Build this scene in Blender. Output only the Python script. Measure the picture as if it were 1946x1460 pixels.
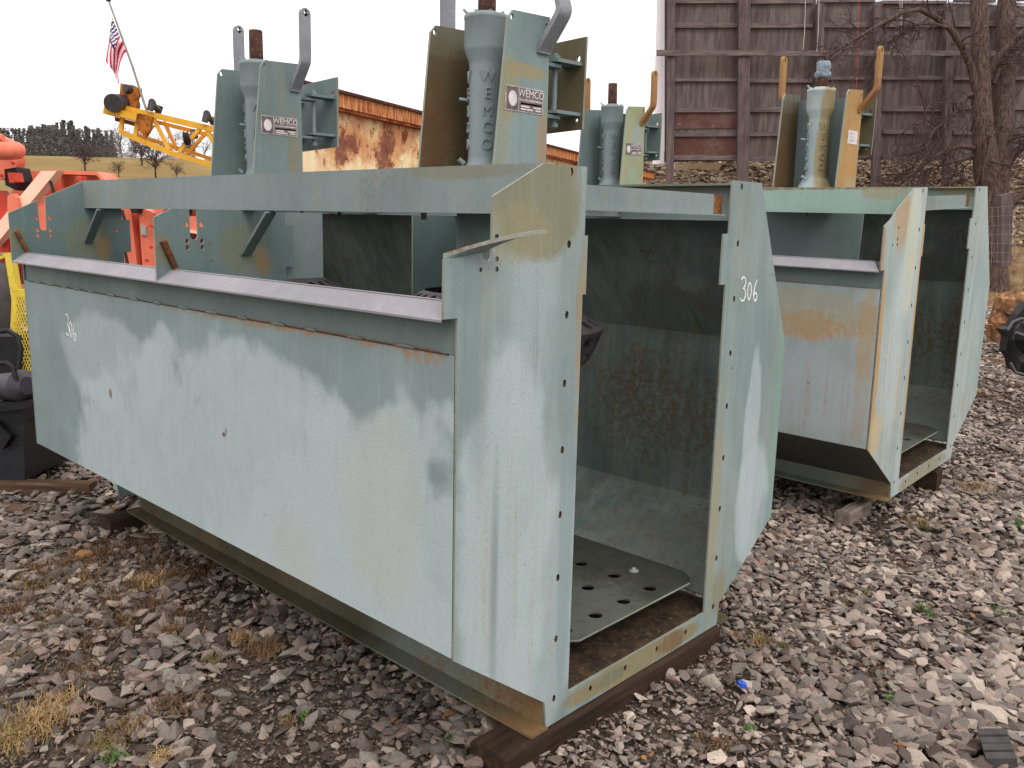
import bpy, math, random
import numpy as np
from mathutils import Vector, Matrix
from mathutils.geometry import tessellate_polygon

for o in list(bpy.data.objects): bpy.data.objects.remove(o)
S = bpy.context.scene
COL = S.collection
RAD = math.radians

# ------------------------------------------------------------------ camera
CAM = np.array([1.5643, -1.8501, 1.5993]); YAW, PITCH, ROLL, FPX = 2.32524, -0.183965, 0.02235, 1654.9
PW, PH = 1946, 1460
def cam_axes():
    f = np.array([math.cos(PITCH)*math.cos(YAW), math.cos(PITCH)*math.sin(YAW), math.sin(PITCH)])
    r = np.cross(f, [0, 0, 1]); r /= np.linalg.norm(r); u = np.cross(r, f)
    c, s = math.cos(ROLL), math.sin(ROLL)
    return c*r+s*u, -s*r+c*u, f
RX, UX, FX = cam_axes()
def at(px, py, depth):
    """the point of the place that lies `depth` metres in front of the camera at photo pixel px, py"""
    p = CAM + depth*(FX + RX*(px-PW/2)/FPX - UX*(py-PH/2)/FPX)
    return Vector(p.tolist())
cam_d = bpy.data.cameras.new('camera'); cam = bpy.data.objects.new('camera', cam_d); COL.objects.link(cam)
cam.matrix_world = Matrix([[RX[0], UX[0], -FX[0], CAM[0]], [RX[1], UX[1], -FX[1], CAM[1]], [RX[2], UX[2], -FX[2], CAM[2]], [0, 0, 0, 1]])
cam_d.sensor_width = 36; cam_d.lens = FPX/PW*36; cam_d.clip_start = .05; cam_d.clip_end = 3000
S.camera = cam
S.render.resolution_x, S.render.resolution_y = 1024, 768

# ------------------------------------------------------------------ sky: flat white overcast
SUN_DIR = Vector((.62, -.30, .72)).normalized()          # towards the sun
sun_el = math.asin(SUN_DIR.z); sun_az = math.atan2(SUN_DIR.x, SUN_DIR.y)
wd = bpy.data.worlds.new('World'); S.world = wd; wd.use_nodes = True
wn = wd.node_tree; wn.nodes.clear()
sky = wn.nodes.new('ShaderNodeTexSky'); sky.sky_type = 'NISHITA'; sky.sun_disc = False
sky.sun_elevation = sun_el; sky.sun_rotation = sun_az
tc = wn.nodes.new('ShaderNodeTexCoord'); sx = wn.nodes.new('ShaderNodeSeparateXYZ'); wn.links.new(tc.outputs['Generated'], sx.inputs[0])
mr = wn.nodes.new('ShaderNodeMapRange'); wn.links.new(sx.outputs['Z'], mr.inputs['Value'])
mr.inputs['From Min'].default_value = -.05; mr.inputs['From Max'].default_value = .9
cl = wn.nodes.new('ShaderNodeMix'); cl.data_type = 'RGBA'; wn.links.new(mr.outputs[0], cl.inputs[0])
cl.inputs[6].default_value = (11.2, 11.05, 11.1, 1); cl.inputs[7].default_value = (18.5, 18.2, 18.0, 1)
mx = wn.nodes.new('ShaderNodeMix'); mx.data_type = 'RGBA'; mx.inputs[0].default_value = .93
wn.links.new(sky.outputs[0], mx.inputs[6]); wn.links.new(cl.outputs[2], mx.inputs[7])
bg = wn.nodes.new('ShaderNodeBackground'); bg.inputs['Strength'].default_value = .1
wn.links.new(mx.outputs[2], bg.inputs[0])
wo = wn.nodes.new('ShaderNodeOutputWorld'); wn.links.new(bg.outputs[0], wo.inputs[0])
sd = bpy.data.lights.new('sun', 'SUN'); sd.energy = 1.0; sd.angle = RAD(22); sd.color = (1, .965, .92)
sun = bpy.data.objects.new('sun', sd); COL.objects.link(sun)
sun.rotation_euler = (-SUN_DIR).to_track_quat('-Z', 'Y').to_euler()
S.view_settings.view_transform = 'Standard'; S.view_settings.look = 'None'; S.view_settings.exposure = .16; S.view_settings.gamma = 1

# ------------------------------------------------------------------ object helpers
def tag(o, label=None, cat=None, group=None, kind=None):
    if label: o['label'] = label
    if cat: o['category'] = cat
    if group: o['group'] = group
    if kind: o['kind'] = kind
    return o
def empty(name, loc=(0, 0, 0), rot=(0, 0, 0), **k):
    o = bpy.data.objects.new(name, None); COL.objects.link(o); o.location = loc; o.rotation_euler = rot
    o.empty_display_size = .1
    return tag(o, **k)
class MB:
    """collects shapes, then links them as ONE mesh object"""
    def __init__(s): s.v = []; s.f = []; s.m = []; s.sm = []
    def add(s, vs, fs, m=0, smooth=False):
        b = len(s.v); s.v += [tuple(p) for p in vs]
        for i, f in enumerate(fs):
            s.f.append([b+k for k in f]); s.m.append(m if isinstance(m, int) else m[i]); s.sm.append(smooth)
        return s
    def box(s, a, b, m=0, M=None):
        x0, y0, z0 = a; x1, y1, z1 = b
        vs = [Vector((x, y, z)) for x in (x0, x1) for y in (y0, y1) for z in (z0, z1)]
        if M is not None: vs = [M @ v for v in vs]
        return s.add(vs, [(0, 1, 3, 2), (4, 6, 7, 5), (0, 4, 5, 1), (2, 3, 7, 6), (0, 2, 6, 4), (1, 5, 7, 3)], m)
    def tube(s, pts, rads, n=8, m=0, caps=True, smooth=True):
        pts = [Vector(p) for p in pts]
        if not hasattr(rads, '__len__'): rads = [rads]*len(pts)
        b = []; fs = []; prev = None
        for i, p in enumerate(pts):
            d = (pts[min(i+1, len(pts)-1)] - pts[max(i-1, 0)]).normalized()
            if prev is None:
                a = Vector((0, 0, 1)) if abs(d.z) < .9 else Vector((1, 0, 0)); u = d.cross(a).normalized()
            else:
                u = (prev - d*prev.dot(d)).normalized()
            prev = u; w = d.cross(u)
            for k in range(n):
                t = 2*math.pi*k/n; b.append(p + (u*math.cos(t)+w*math.sin(t))*rads[i])
        for i in range(len(pts)-1):
            for k in range(n): fs.append((i*n+k, i*n+(k+1) % n, (i+1)*n+(k+1) % n, (i+1)*n+k))
        s.add(b, fs, m, smooth)
        if caps:
            s.add(b[:n], [tuple(range(n))[::-1]], m); s.add(b[-n:], [tuple(range(n))], m)
        return s
    def lathe(s, prof, c=(0, 0), n=32, m=0, smooth=True, z0=0):
        b = []; fs = []
        for r, z in prof:
            for k in range(n):
                t = 2*math.pi*k/n; b.append((c[0]+r*math.cos(t), c[1]+r*math.sin(t), z+z0))
        for i in range(len(prof)-1):
            for k in range(n): fs.append((i*n+k, i*n+(k+1) % n, (i+1)*n+(k+1) % n, (i+1)*n+k))
        return s.add(b, fs, m, smooth)
    def plate(s, outer, holes, thick, fr, m=0, me=1, mh=None):
        """outline with holes in a plane; fr(u, v, w) maps to 3D, w from 0 to thick"""
        loops = [outer]+list(holes)
        tri = tessellate_polygon([[Vector((u, v, 0)) for u, v in L] for L in loops])
        flat = [p for L in loops for p in L]; N = len(flat)
        vs = [fr(u, v, 0) for u, v in flat]+[fr(u, v, thick) for u, v in flat]
        # make both caps face outwards
        fs = []; ms = []
        o = fr(0, 0, 0); ux = Vector(fr(1, 0, 0))-Vector(o); uy = Vector(fr(0, 1, 0))-Vector(o); uw = Vector(fr(0, 0, 1))-Vector(o)
        hand = ux.cross(uy).dot(uw) > 0
        for t in tri:
            a, b, c = [flat[i] for i in t]
            ccw = (b[0]-a[0])*(c[1]-a[1])-(b[1]-a[1])*(c[0]-a[0]) > 0
            t = list(t) if ccw == hand else list(t)[::-1]
            fs.append([i+N for i in t]); fs.append(t[::-1]); ms += [m, m]
        k = 0
        for L in loops:
            n = len(L)
            for i in range(n):
                j = (i+1) % n; fs.append([k+i, k+j, N+k+j, N+k+i]); ms.append(me if (k == 0 or mh is None) else mh)
            k += n
        return s.add(vs, fs, ms)
    def build(s, name, mats, parent=None, **k):
        me = bpy.data.meshes.new(name); me.from_pydata([tuple(v) for v in s.v], [], s.f)
        if not isinstance(mats, (list, tuple)): mats = [mats]
        for mt in mats: me.materials.append(mt)
        mi = [min(x, len(mats)-1) for x in s.m]
        me.polygons.foreach_set('material_index', mi); me.polygons.foreach_set('use_smooth', s.sm)
        me.update()
        o = bpy.data.objects.new(name, me); COL.objects.link(o)
        if parent: o.parent = parent
        return tag(o, **k)
def YZ(x, d=1): return lambda u, v, w: (x+w*d, u, v)       # plate in the plane X = x
def XZ(y, d=1): return lambda u, v, w: (u, y+w*d, v)
def XY(z, d=1): return lambda u, v, w: (u, v, z+w*d)
def circ(cu, cv, r, n=12, ru=None, ph=0):
    return [(cu+r*math.cos(2*math.pi*i/n+ph), cv+(ru or r)*math.sin(2*math.pi*i/n+ph)) for i in range(n)]
def text_mesh(txt, size, depth=.0, spacing=1.0):
    c = bpy.data.curves.new('t', 'FONT'); c.body = txt; c.size = size; c.extrude = depth; c.align_x = 'CENTER'; c.align_y = 'CENTER'; c.space_character = spacing; c.resolution_u = 3
    o = bpy.data.objects.new('t', c); COL.objects.link(o)
    dg = bpy.context.evaluated_depsgraph_get(); dg.update()
    me = bpy.data.meshes.new_from_object(o.evaluated_get(dg))
    v = [tuple(p.co) for p in me.vertices]; f = [tuple(p.vertices) for p in me.polygons]
    bpy.data.objects.remove(o); bpy.data.curves.remove(c); bpy.data.meshes.remove(me)
    return v, f

# ------------------------------------------------------------------ material helpers
def lin(r, g, b):
    f = lambda c: (c/255/12.92) if c/255 <= .04045 else ((c/255+.055)/1.055)**2.4
    return (f(r), f(g), f(b), 1)
class G:
    def __init__(s, name, rough=.7, metallic=0, spec=.3):
        s.mat = bpy.data.materials.new(name); s.mat.use_nodes = True; s.t = s.mat.node_tree; s.t.nodes.clear()
        s.out = s.t.nodes.new('ShaderNodeOutputMaterial'); s.b = s.t.nodes.new('ShaderNodeBsdfPrincipled')
        s.t.links.new(s.b.outputs[0], s.out.inputs[0])
        s.b.inputs['Roughness'].default_value = rough; s.b.inputs['Metallic'].default_value = metallic
        s.b.inputs['Specular IOR Level'].default_value = spec
        s.tc = s.t.nodes.new('ShaderNodeTexCoord')
    def set(s, sock, v):
        if isinstance(v, bpy.types.NodeSocket): s.t.links.new(v, sock)
        else:
            if hasattr(v, '__len__') and len(v) == 3 and sock.type == 'RGBA': v = (*v, 1)
            if hasattr(v, '__len__') and len(v) == 4 and sock.type == 'VECTOR': v = v[:3]
            sock.default_value = v
    def math(s, op, a, b=0, c=0, clamp=False):
        n = s.t.nodes.new('ShaderNodeMath'); n.operation = op; n.use_clamp = clamp
        s.set(n.inputs[0], a); s.set(n.inputs[1], b)
        if len(n.inputs) > 2: s.set(n.inputs[2], c)
        return n.outputs[0]
    def vmath(s, op, a, b=(0, 0, 0)):
        n = s.t.nodes.new('ShaderNodeVectorMath'); n.operation = op; s.set(n.inputs[0], a)
        if op == 'SCALE': s.set(n.inputs['Scale'], b)
        else: s.set(n.inputs[1], b)
        return n.outputs['Value'] if op in ('LENGTH', 'DOT_PRODUCT') else n.outputs[0]
    def noise(s, vec, scale=5, detail=4, rough=.55, scl=None, out=0, dist=0):
        if scl: vec = s.vmath('MULTIPLY', vec, scl)
        n = s.t.nodes.new('ShaderNodeTexNoise'); s.set(n.inputs['Vector'], vec); n.inputs['Scale'].default_value = scale
        n.inputs['Detail'].default_value = detail; n.inputs['Roughness'].default_value = rough; n.inputs['Distortion'].default_value = dist
        return n.outputs[out]
    def vor(s, vec, scale, feat='F1', out='Distance', rnd=1):
        n = s.t.nodes.new('ShaderNodeTexVoronoi'); n.feature = feat; s.set(n.inputs['Vector'], vec); n.inputs['Scale'].default_value = scale
        n.inputs['Randomness'].default_value = rnd
        return n.outputs[out]
    def mr(s, v, a, b, c=0, d=1, smooth=True):
        n = s.t.nodes.new('ShaderNodeMapRange'); n.interpolation_type = 'SMOOTHSTEP' if smooth else 'LINEAR'
        s.set(n.inputs['Value'], v); s.set(n.inputs['From Min'], a); s.set(n.inputs['From Max'], b); s.set(n.inputs['To Min'], c); s.set(n.inputs['To Max'], d)
        return n.outputs[0]
    def mix(s, f, a, b, mode='MIX'):
        n = s.t.nodes.new('ShaderNodeMix'); n.data_type = 'RGBA'; n.blend_type = mode
        s.set(n.inputs[0], f); s.set(n.inputs[6], a); s.set(n.inputs[7], b); return n.outputs[2]
    def sep(s, v):
        n = s.t.nodes.new('ShaderNodeSeparateXYZ'); s.set(n.inputs[0], v); return n.outputs
    def bump(s, h, strength=.3, dist=.01, normal=None):
        n = s.t.nodes.new('ShaderNodeBump'); s.set(n.inputs['Height'], h); n.inputs['Strength'].default_value = strength; n.inputs['Distance'].default_value = dist
        if normal: s.set(n.inputs['Normal'], normal)
        s.t.links.new(n.outputs[0], s.b.inputs['Normal']); return n.outputs[0]
    def attr(s, name):
        n = s.t.nodes.new('ShaderNodeAttribute'); n.attribute_name = name; return n.outputs['Color']
    def done(s, col, rough=None):
        s.set(s.b.inputs['Base Color'], col)
        if rough is not None: s.set(s.b.inputs['Roughness'], rough)
        return s.mat
def objvec(g, rnd=True, seed=0):
    v = g.tc.outputs['Object']
    if rnd:
        oi = g.t.nodes.new('ShaderNodeObjectInfo'); k = g.math('MULTIPLY', oi.outputs['Random'], 37.0)
        v = g.vmath('ADD', v, k)
    if seed: v = g.vmath('ADD', v, (seed*3.1, seed*1.7, seed*2.3))
    return v
def ao_free(): pass
RUST_D = (.075, .028, .012, 1); RUST_M = (.19, .075, .028, 1); RUST_L = (.42, .19, .055, 1); OLIVE = (.20, .175, .085, 1)
def steel(name, dark, light, rust=.15, blobs=(), seed=0, rnd=True, speck=.5, rough=.62, balance=.5, streak=.5, rustcol=RUST_M, dents=1.0, runs=None):
    """faded machine paint: chalky patches, vertical runs, pinholes and rust; blobs are stains with a shape of their own:
       (centre, radii, colour, amount, softness, breakup)"""
    def grey(c, k=.18):
        l = .2126*c[0]+.7152*c[1]+.0722*c[2]; return (c[0]+(l-c[0])*k, c[1]+(l-c[1])*k, c[2]+(l-c[2])*k*.9, 1)
    if dark[1] > dark[0]*1.15: dark, light = grey(dark), grey(light)
    g = G(name, rough, 0, .35); P = g.tc.outputs['Object']; V = objvec(g, rnd, seed)
    n1 = g.noise(V, 1.7, 5, .6); n2 = g.noise(V, 2.2, 5, .6, scl=(7, 7, .7)); n3 = g.noise(V, 60, 3, .6); n4 = g.noise(V, 9, 6, .65)
    f = g.math('ADD', g.math('MULTIPLY', n1, 1-streak*.5), g.math('MULTIPLY', n2, streak*.5))
    f = g.mr(f, .5-.16+(.5-balance)*.3, .5+.16+(.5-balance)*.3)
    col = g.mix(f, dark, light)
    # greenish cast here and there, cloudy mottling
    col = g.mix(g.mr(g.noise(V, 3.3, 4, .6), .52, .75, 0, .35), col, (dark[0]*.88, dark[1]*1.14, dark[2]*1.03, 1))
    col = g.mix(g.mr(n4, .35, .7, .0, .16), col, (light[0]*1.15, light[1]*1.12, light[2]*1.1, 1))
    wob = g.math('MULTIPLY', g.math('SUBTRACT', g.math('ADD', g.noise(V, 3.6, 3.5, .5), g.math('MULTIPLY', g.noise(V, 3, 4, .6, scl=(6, 6, .9)), .12)), .56), 1.0)
    speck_n = g.noise(V, 95, 2, .5)
    rsum = None
    for c, r, bc, amt, soft, brk in blobs:
        d = g.math('ADD', g.vmath('LENGTH', g.vmath('DIVIDE', g.vmath('SUBTRACT', P, c), r)), wob)
        m = g.mr(d, 1-soft, 1+soft*.6, 1, 0)
        if brk:
            m = g.math('MULTIPLY', m, g.mr(g.noise(V, 28, 6, .75), .5-.25*(1-brk)-.06, .5+.12, 1-brk, 1))
            grainy = g.math('ADD', g.math('MULTIPLY', m, 1.25), g.math('SUBTRACT', g.math('MULTIPLY', g.noise(V, 90, 5, .75, scl=(1, 1, .6)), .9), .62))
            m = g.math('MULTIPLY', g.mr(grainy, .12, .75), .95)
        else:
            m = g.math('MULTIPLY', m, g.mr(g.noise(V, 16, 7, .72, scl=(1.6, 1.6, .5)), .28, .6, .80, 1))
        col = g.mix(g.math('MULTIPLY', m, amt), col, bc)
    col = g.mix(g.mr(g.noise(V, 140, 4, .7), .3, .75, 0, .30), col, (dark[0]*.62, dark[1]*.64, dark[2]*.62, 1))
    col = g.mix(g.mr(g.noise(V, 5, 6, .7, scl=(9, 9, 1)), .5, .75, 0, .28), col, (light[0]*1.2, light[1]*1.17, light[2]*1.12, 1))
    # dark drip runs
    run = g.mr(g.noise(V, 3.0, 5, .6, scl=(18, 18, .55)), .60, .78, 0, .42*streak)
    col = g.mix(run, col, (dark[0]*.5, dark[1]*.52, dark[2]*.52, 1))
    if runs:
        rn = g.noise(V, 2.6, 6, .65, scl=(15, 15, .45)); brk_ = g.noise(V, 40, 5, .7)
        m = g.math('MULTIPLY', g.mr(rn, .50, .66), g.mr(brk_, .36, .6)); m = g.math('MULTIPLY', m, g.mr(g.noise(V, 1.4, 3, .5), .38, .6))
        col = g.mix(g.math('MULTIPLY', m, runs[1]), col, runs[0])
    # rust speckle and blotches
    area = g.mr(g.noise(V, 2.6, 5, .65), .62-.28*rust, .80-.25*rust)
    rr = g.math('MULTIPLY', area, g.mr(n3, .46, .66))
    col = g.mix(g.math('MULTIPLY', rr, min(1, .35+rust)), col, rustcol)
    sp = g.math('MULTIPLY', g.mr(speck_n, .72-.05*speck, .80), g.mr(g.noise(V, 3.9, 3), .4, .62, .15, 1))
    col = g.mix(g.math('MULTIPLY', sp, .8*min(1, speck+.2)), col, RUST_D)
    chip = g.mr(g.vor(g.vmath('ADD', V, g.vmath('SCALE', g.noise(V, 30, 3, .6, out=1), .06)), 7.5), .045, .07, 1, 0)
    col = g.mix(g.math('MULTIPLY', chip, g.mr(g.noise(V, 1.9, 3), .5, .62, 0, .75)), col, (rustcol[0]*.8, rustcol[1]*.8, rustcol[2]*.8, 1))
    # scratches: fine short vertical marks
    sc = g.mr(g.noise(V, 6, 3, .5, scl=(22, 22, 2.2)), .735, .78, 0, .7)
    col = g.mix(g.math('MULTIPLY', sc, g.mr(n4, .45, .6)), col, (.05, .06, .065, 1))
    h = g.math('ADD', g.math('MULTIPLY', n3, .12), g.math('MULTIPLY', g.noise(V, 1.3, 2, .5), 2.2*dents))
    g.bump(h, .32, .012)
    return g.done(col, g.mr(n4, .3, .7, rough-.12, rough+.15))
def plain(name, col, rough=.7, var=.25, scale=6, spec=.3, bump=.2, metallic=0, scl=None, seed=0):
    g = G(name, rough, metallic, spec); V = objvec(g, False, seed)
    n = g.noise(V, scale, 6, .65, scl=scl); n2 = g.noise(V, scale*9, 3, .6)
    c = g.mix(g.mr(n, .3, .7), tuple(x*(1-var) for x in col[:3])+(1,), tuple(min(1, x*(1+var)) for x in col[:3])+(1,))
    c = g.mix(g.mr(n2, .4, .75, 0, var*.8), c, tuple(x*.5 for x in col[:3])+(1,))
    g.bump(g.math('ADD', n2, n), bump, .01)
    return g.done(c)
def rusty(name, base=RUST_M, light=RUST_L, dark=RUST_D, scale=9, seed=0, rough=.85):
    g = G(name, rough, 0, .2); V = objvec(g, False, seed)
    c = g.mix(g.mr(g.noise(V, scale, 6, .7), .35, .65), dark, base); c = g.mix(g.mr(g.noise(V, scale*3, 5, .7), .5, .75, 0, .8), c, light)
    g.bump(g.noise(V, scale*8, 4, .7), .5, .006)
    return g.done(c)
def wood(name, c1, c2, axis_scl, scale=3, seed=0, bump=.5):
    g = G(name, .85, 0, .2); V = objvec(g, False, seed)
    n = g.noise(V, scale, 6, .65, scl=axis_scl, dist=.4); n2 = g.noise(V, scale*.6, 4, .6)
    c = g.mix(g.mr(n, .3, .7), c1, c2); c = g.mix(g.mr(n2, .45, .75, 0, .5), c, tuple(x*.55 for x in c1[:3])+(1,))
    g.bump(n, bump, .01); return g.done(c)

# tank paint -------------------------------------------------------
TD = (.135, .215, .215, 1); TL = (.30, .38, .375, 1); CHALK = (.44, .505, .515, 1); GRN = (.20, .34, .28, 1); SLATE = (.20, .25, .265, 1)
LILAC = (.36, .33, .36, 1)
M = {}
M['side'] = steel('paint_side_wall', (.185, .252, .248, 1), (.265, .335, .332, 1), .05, [
    ((-1.25, -.387, .42), (1.35, 9, .74), CHALK, .85, .10, 0),
    ((-2.15, -.387, .98), (.52, 9, .20), CHALK, .6, .14, 0),
    ((-.25, -.387, .36), (.95, 9, .70), CHALK, .85, .09, 0),
    ((-.85, -.386, 1.262), (.9, 9, .018), (.36, .16, .045, 1), .75, .9, .8),
    ((-.12, -.386, 1.255), (.12, 9, .028), (.36, .17, .05, 1), .7, .9, .75),
    ((-.30, -.387, .80), (.22, 9, .30), (.47, .44, .33, 1), .35, .9, .35),
    ((-.75, -.387, .55), (.16, 9, .16), (.47, .44, .33, 1), .3, .9, .2),
    ((-2.137, -.387, .85), (.016, 9, .022), RUST_M, .85, .3, 0),
    ((-1.185, -.387, .848), (.016, 9, .010), RUST_D, .9, .3, 0), ((-1.170, -.387, .862), (.006, 9, .014), RUST_D, .8, .3, 0)], seed=1, rnd=False, speck=.25, balance=.35, dents=1.0)
M['strip'] = steel('paint_upper_strip', (.10, .15, .14, 1), (.155, .21, .20, 1), .06, [
    ((-.5, -.38, 1.262), (1.1, 9, .016), RUST_M, .7, .8, .6)], seed=2, rnd=False, speck=.3)
M['endp'] = steel('paint_end_plate', (.165, .235, .23, 1), (.265, .335, .325, 1), .07, [
    ((0, -.20, .75), (9, .20, .62), CHALK, .8, .18, 0),
    ((0, -.02, .45), (9, .16, .42), CHALK, .55, .2, 0),
    ((0, -.12, 1.35), (9, .12, .34), CHALK, .45, .4, 0),
    ((0, 1.165, .80), (9, .060, .42), CHALK, .7, .2, 0),
    ((0, 1.215, .52), (9, .125, .26), CHALK, .75, .15, 0),
    ((0, 1.32, .42), (9, .05, .12), SLATE, .5, .4, 0),
    ((0, 1.38, .95), (9, .05, .7), GRN, .55, .6, 0),
    ((0, -.10, 1.66), (9, .20, .17), OLIVE, .85, .5, .25),
    ((0, -.17, 1.57), (9, .13, .10), (.30, .25, .13, 1), .5, .6, .5),
    ((0, .10, 1.30), (9, .03, .30), (.34, .22, .09, 1), .6, .6, .5),
    ((0, .93, .50), (9, .035, .60), (.34, .27, .12, 1), .6, .6, .4),
    ((0, .48, .125), (9, .46, .05), (.24, .19, .085, 1), .95, .3, .1), ((0, .68, .125), (9, .12, .05), (.16, .075, .03, 1), .8, .6, .4), ((0, .33, .125), (9, .12, .03), (.13, .135, .09, 1), .6, .6, .4),
    ((0, 1.0, .22), (9, .07, .12), (.24, .20, .09, 1), .7, .6, .3),
    ((0, -.31, 1.2), (9, .05, .28), SLATE, .5, .6, 0),
    ((0, -.24, .62), (9, .018, .33), (.17, .21, .225, 1), .7, .8, 0),
    ((0, .04, 1.12), (9, .05, .14), (.19, .25, .26, 1), .6, .3, 0),
    ((0, .06, .7), (9, .03, .6), (.2, .27, .27, 1), .5, .3, 0)], seed=3, rnd=False, speck=.6, streak=.8, runs=((.36, .25, .12, 1), .35))
M['endp2'] = steel('paint_weathered_end_plate', (.25, .33, .32, 1), (.40, .47, .455, 1), .22, [
    ((0, -.22, 1.62), (9, .12, .18), (.42, .24, .08, 1), .75, .7, .4),
    ((0, -.05, 1.45), (9, .09, .40), (.62, .60, .44, 1), .6, .6, .2),
    ((0, -.37, .80), (9, .035, .60), (.50, .26, .07, 1), .9, .6, .3),
    ((0, -.30, .52), (9, .09, .16), (.55, .42, .2, 1), .7, .7, .3),
    ((0, .10, 1.0), (9, .022, .8), (.5, .27, .07, 1), .9, .5, .35), ((0, -.43, 1.45), (9, .03, .2), (.4, .2, .06, 1), .8, .5, .4),
    ((0, .5, .125), (9, .42, .06), (.26, .2, .08, 1), .7, .4, .4),
    ((0, -.15, .9), (9, .12, .5), (.50, .57, .58, 1), .6, .4, 0)], seed=4, rnd=False, speck=.4, streak=1.0, runs=((.48, .25, .07, 1), .7))
M['wall2'] = steel('paint_rust_bloomed_wall', (.26, .32, .315, 1), (.38, .43, .43, 1), .08, [
    ((-.38, -.387, 1.05), (.34, 9, .085), (.50, .23, .065, 1), .95, .9, .6),
    ((-.7, -.387, 1.12), (.8, 9, .14), (.34, .29, .17, 1), .6, .6, .3),
    ((-.06, -.387, .9), (.05, 9, .5), (.46, .27, .1, 1), .6, .7, .4),
    ((-.8, -.387, .7), (.9, 9, .26), (.40, .44, .46, 1), .8, .3, 0)], seed=5, rnd=False, speck=.4, runs=((.40, .22, .08, 1), .5))
M['beam'] = steel('paint_beam', (.145, .20, .198, 1), (.23, .28, .277, 1), .14, [
    ((-.28, -.085, 1.74), (.3, 9, .03), OLIVE, .55, .7, .3),
    ((-2.95, -.085, 1.69), (.13, 9, .07), OLIVE, .35, .7, 0),
    ((-1.8, -.085, 1.69), (.55, 9, .09), (.25, .27, .29, 1), .5, .7, 0),
    ((-.6, 1.0, 1.70), (.6, .2, .05), (.30, .19, .08, 1), .8, .5, .4)], seed=6, rnd=False, speck=.6, runs=((.28, .19, .08, 1), .5))
M['beam2'] = steel('paint_green_beam', (.22, .34, .29, 1), (.31, .44, .375, 1), .12, [
    ((-.9, -.085, 1.755), (1.1, 9, .018), RUST_M, .8, .5, .6),
    ((-.15, -.085, 1.73), (.14, 9, .05), (.36, .24, .1, 1), .6, .7, .4)], seed=7, rnd=False, speck=.5)
M['plate'] = steel('paint_partition', (.092, .155, .15, 1), (.145, .21, .20, 1), .14, [
    ((0, -.08, 1.47), (9, .12, .12), OLIVE, .5, .6, .2), ((0, .0, 1.42), (9, .05, .08), (.3, .16, .05, 1), .7, .8, .4),
    ((0, -.41, 1.47), (9, .04, .06), OLIVE, .7, .6, .3)], seed=8, rnd=False, speck=.4)
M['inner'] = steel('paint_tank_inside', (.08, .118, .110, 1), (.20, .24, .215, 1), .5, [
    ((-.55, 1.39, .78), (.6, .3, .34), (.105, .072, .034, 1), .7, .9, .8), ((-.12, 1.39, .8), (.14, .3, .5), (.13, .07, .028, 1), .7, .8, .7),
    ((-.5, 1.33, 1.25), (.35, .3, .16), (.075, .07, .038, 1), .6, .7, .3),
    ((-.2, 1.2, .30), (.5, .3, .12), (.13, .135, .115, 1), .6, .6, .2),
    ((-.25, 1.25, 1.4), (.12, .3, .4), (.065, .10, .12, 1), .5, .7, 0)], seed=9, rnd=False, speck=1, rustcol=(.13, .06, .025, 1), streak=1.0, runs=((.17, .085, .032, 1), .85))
M['floor'] = rusty('rusty_shaded_floor', (.055, .034, .018, 1), (.14, .092, .048, 1), (.018, .012, .008, 1), 14)  # rust brown, darkened so the floor seen through the tray holes looks shaded
M['tray'] = steel('tray_steel', (.036, .038, .029, 1), (.066, .068, .053, 1), .2, [((-.25, .35, .27), (.3, .4, 9), (.15, .16, .14, 1), .5, .7, .5)], seed=10, rnd=False, speck=.5, rough=.55)
M['edge'] = rusty('rust_bitten_edge', (.20, .14, .085, 1), (.42, .40, .33, 1), (.10, .06, .03, 1), 22)
M['edgep'] = steel('paint_worn_edge', (.17, .20, .165, 1), (.30, .31, .25, 1), .65, seed=11, rnd=False, speck=1, rustcol=(.24, .11, .04, 1))
M['rust'] = rusty('rusted_steel'); M['seam'] = rusty('rust_seam', (.11, .05, .02, 1), (.30, .13, .045, 1), (.03, .016, .01, 1), 26)
M['lip'] = steel('lilac_grey_lip', (.20, .185, .205, 1), (.285, .262, .288, 1), .02, seed=33, rnd=False, speck=.2, streak=.2, rough=.55)
M['under'] = steel('shaded_underside', (.06, .064, .055, 1), (.10, .10, .085, 1), .3, seed=21, speck=.5)  # shade below the hopper is put into this darker paint colour
M['skid'] = steel('skid_angle', (.055, .050, .028, 1), (.11, .10, .06, 1), .6, [((-.12, 0, .13), (.2, .3, .1), (.25, .15, .06, 1), .7, .6, .3), ((-.5, 0, .13), (.35, .3, .1), (.24, .29, .25, 1), .6, .6, 0)], seed=12, speck=.7)
M['chalk'] = plain('white_chalk', (.82, .82, .80), .95, .1, 80)
M['hood'] = plain('perforated_rubber', (.045, .034, .038), .55, .3, 14, .4)
M['dark'] = plain('black_hole', (.012, .012, .012), .9)
M['scratch'] = plain('dull', (.2, .2, .2), .9)
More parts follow.
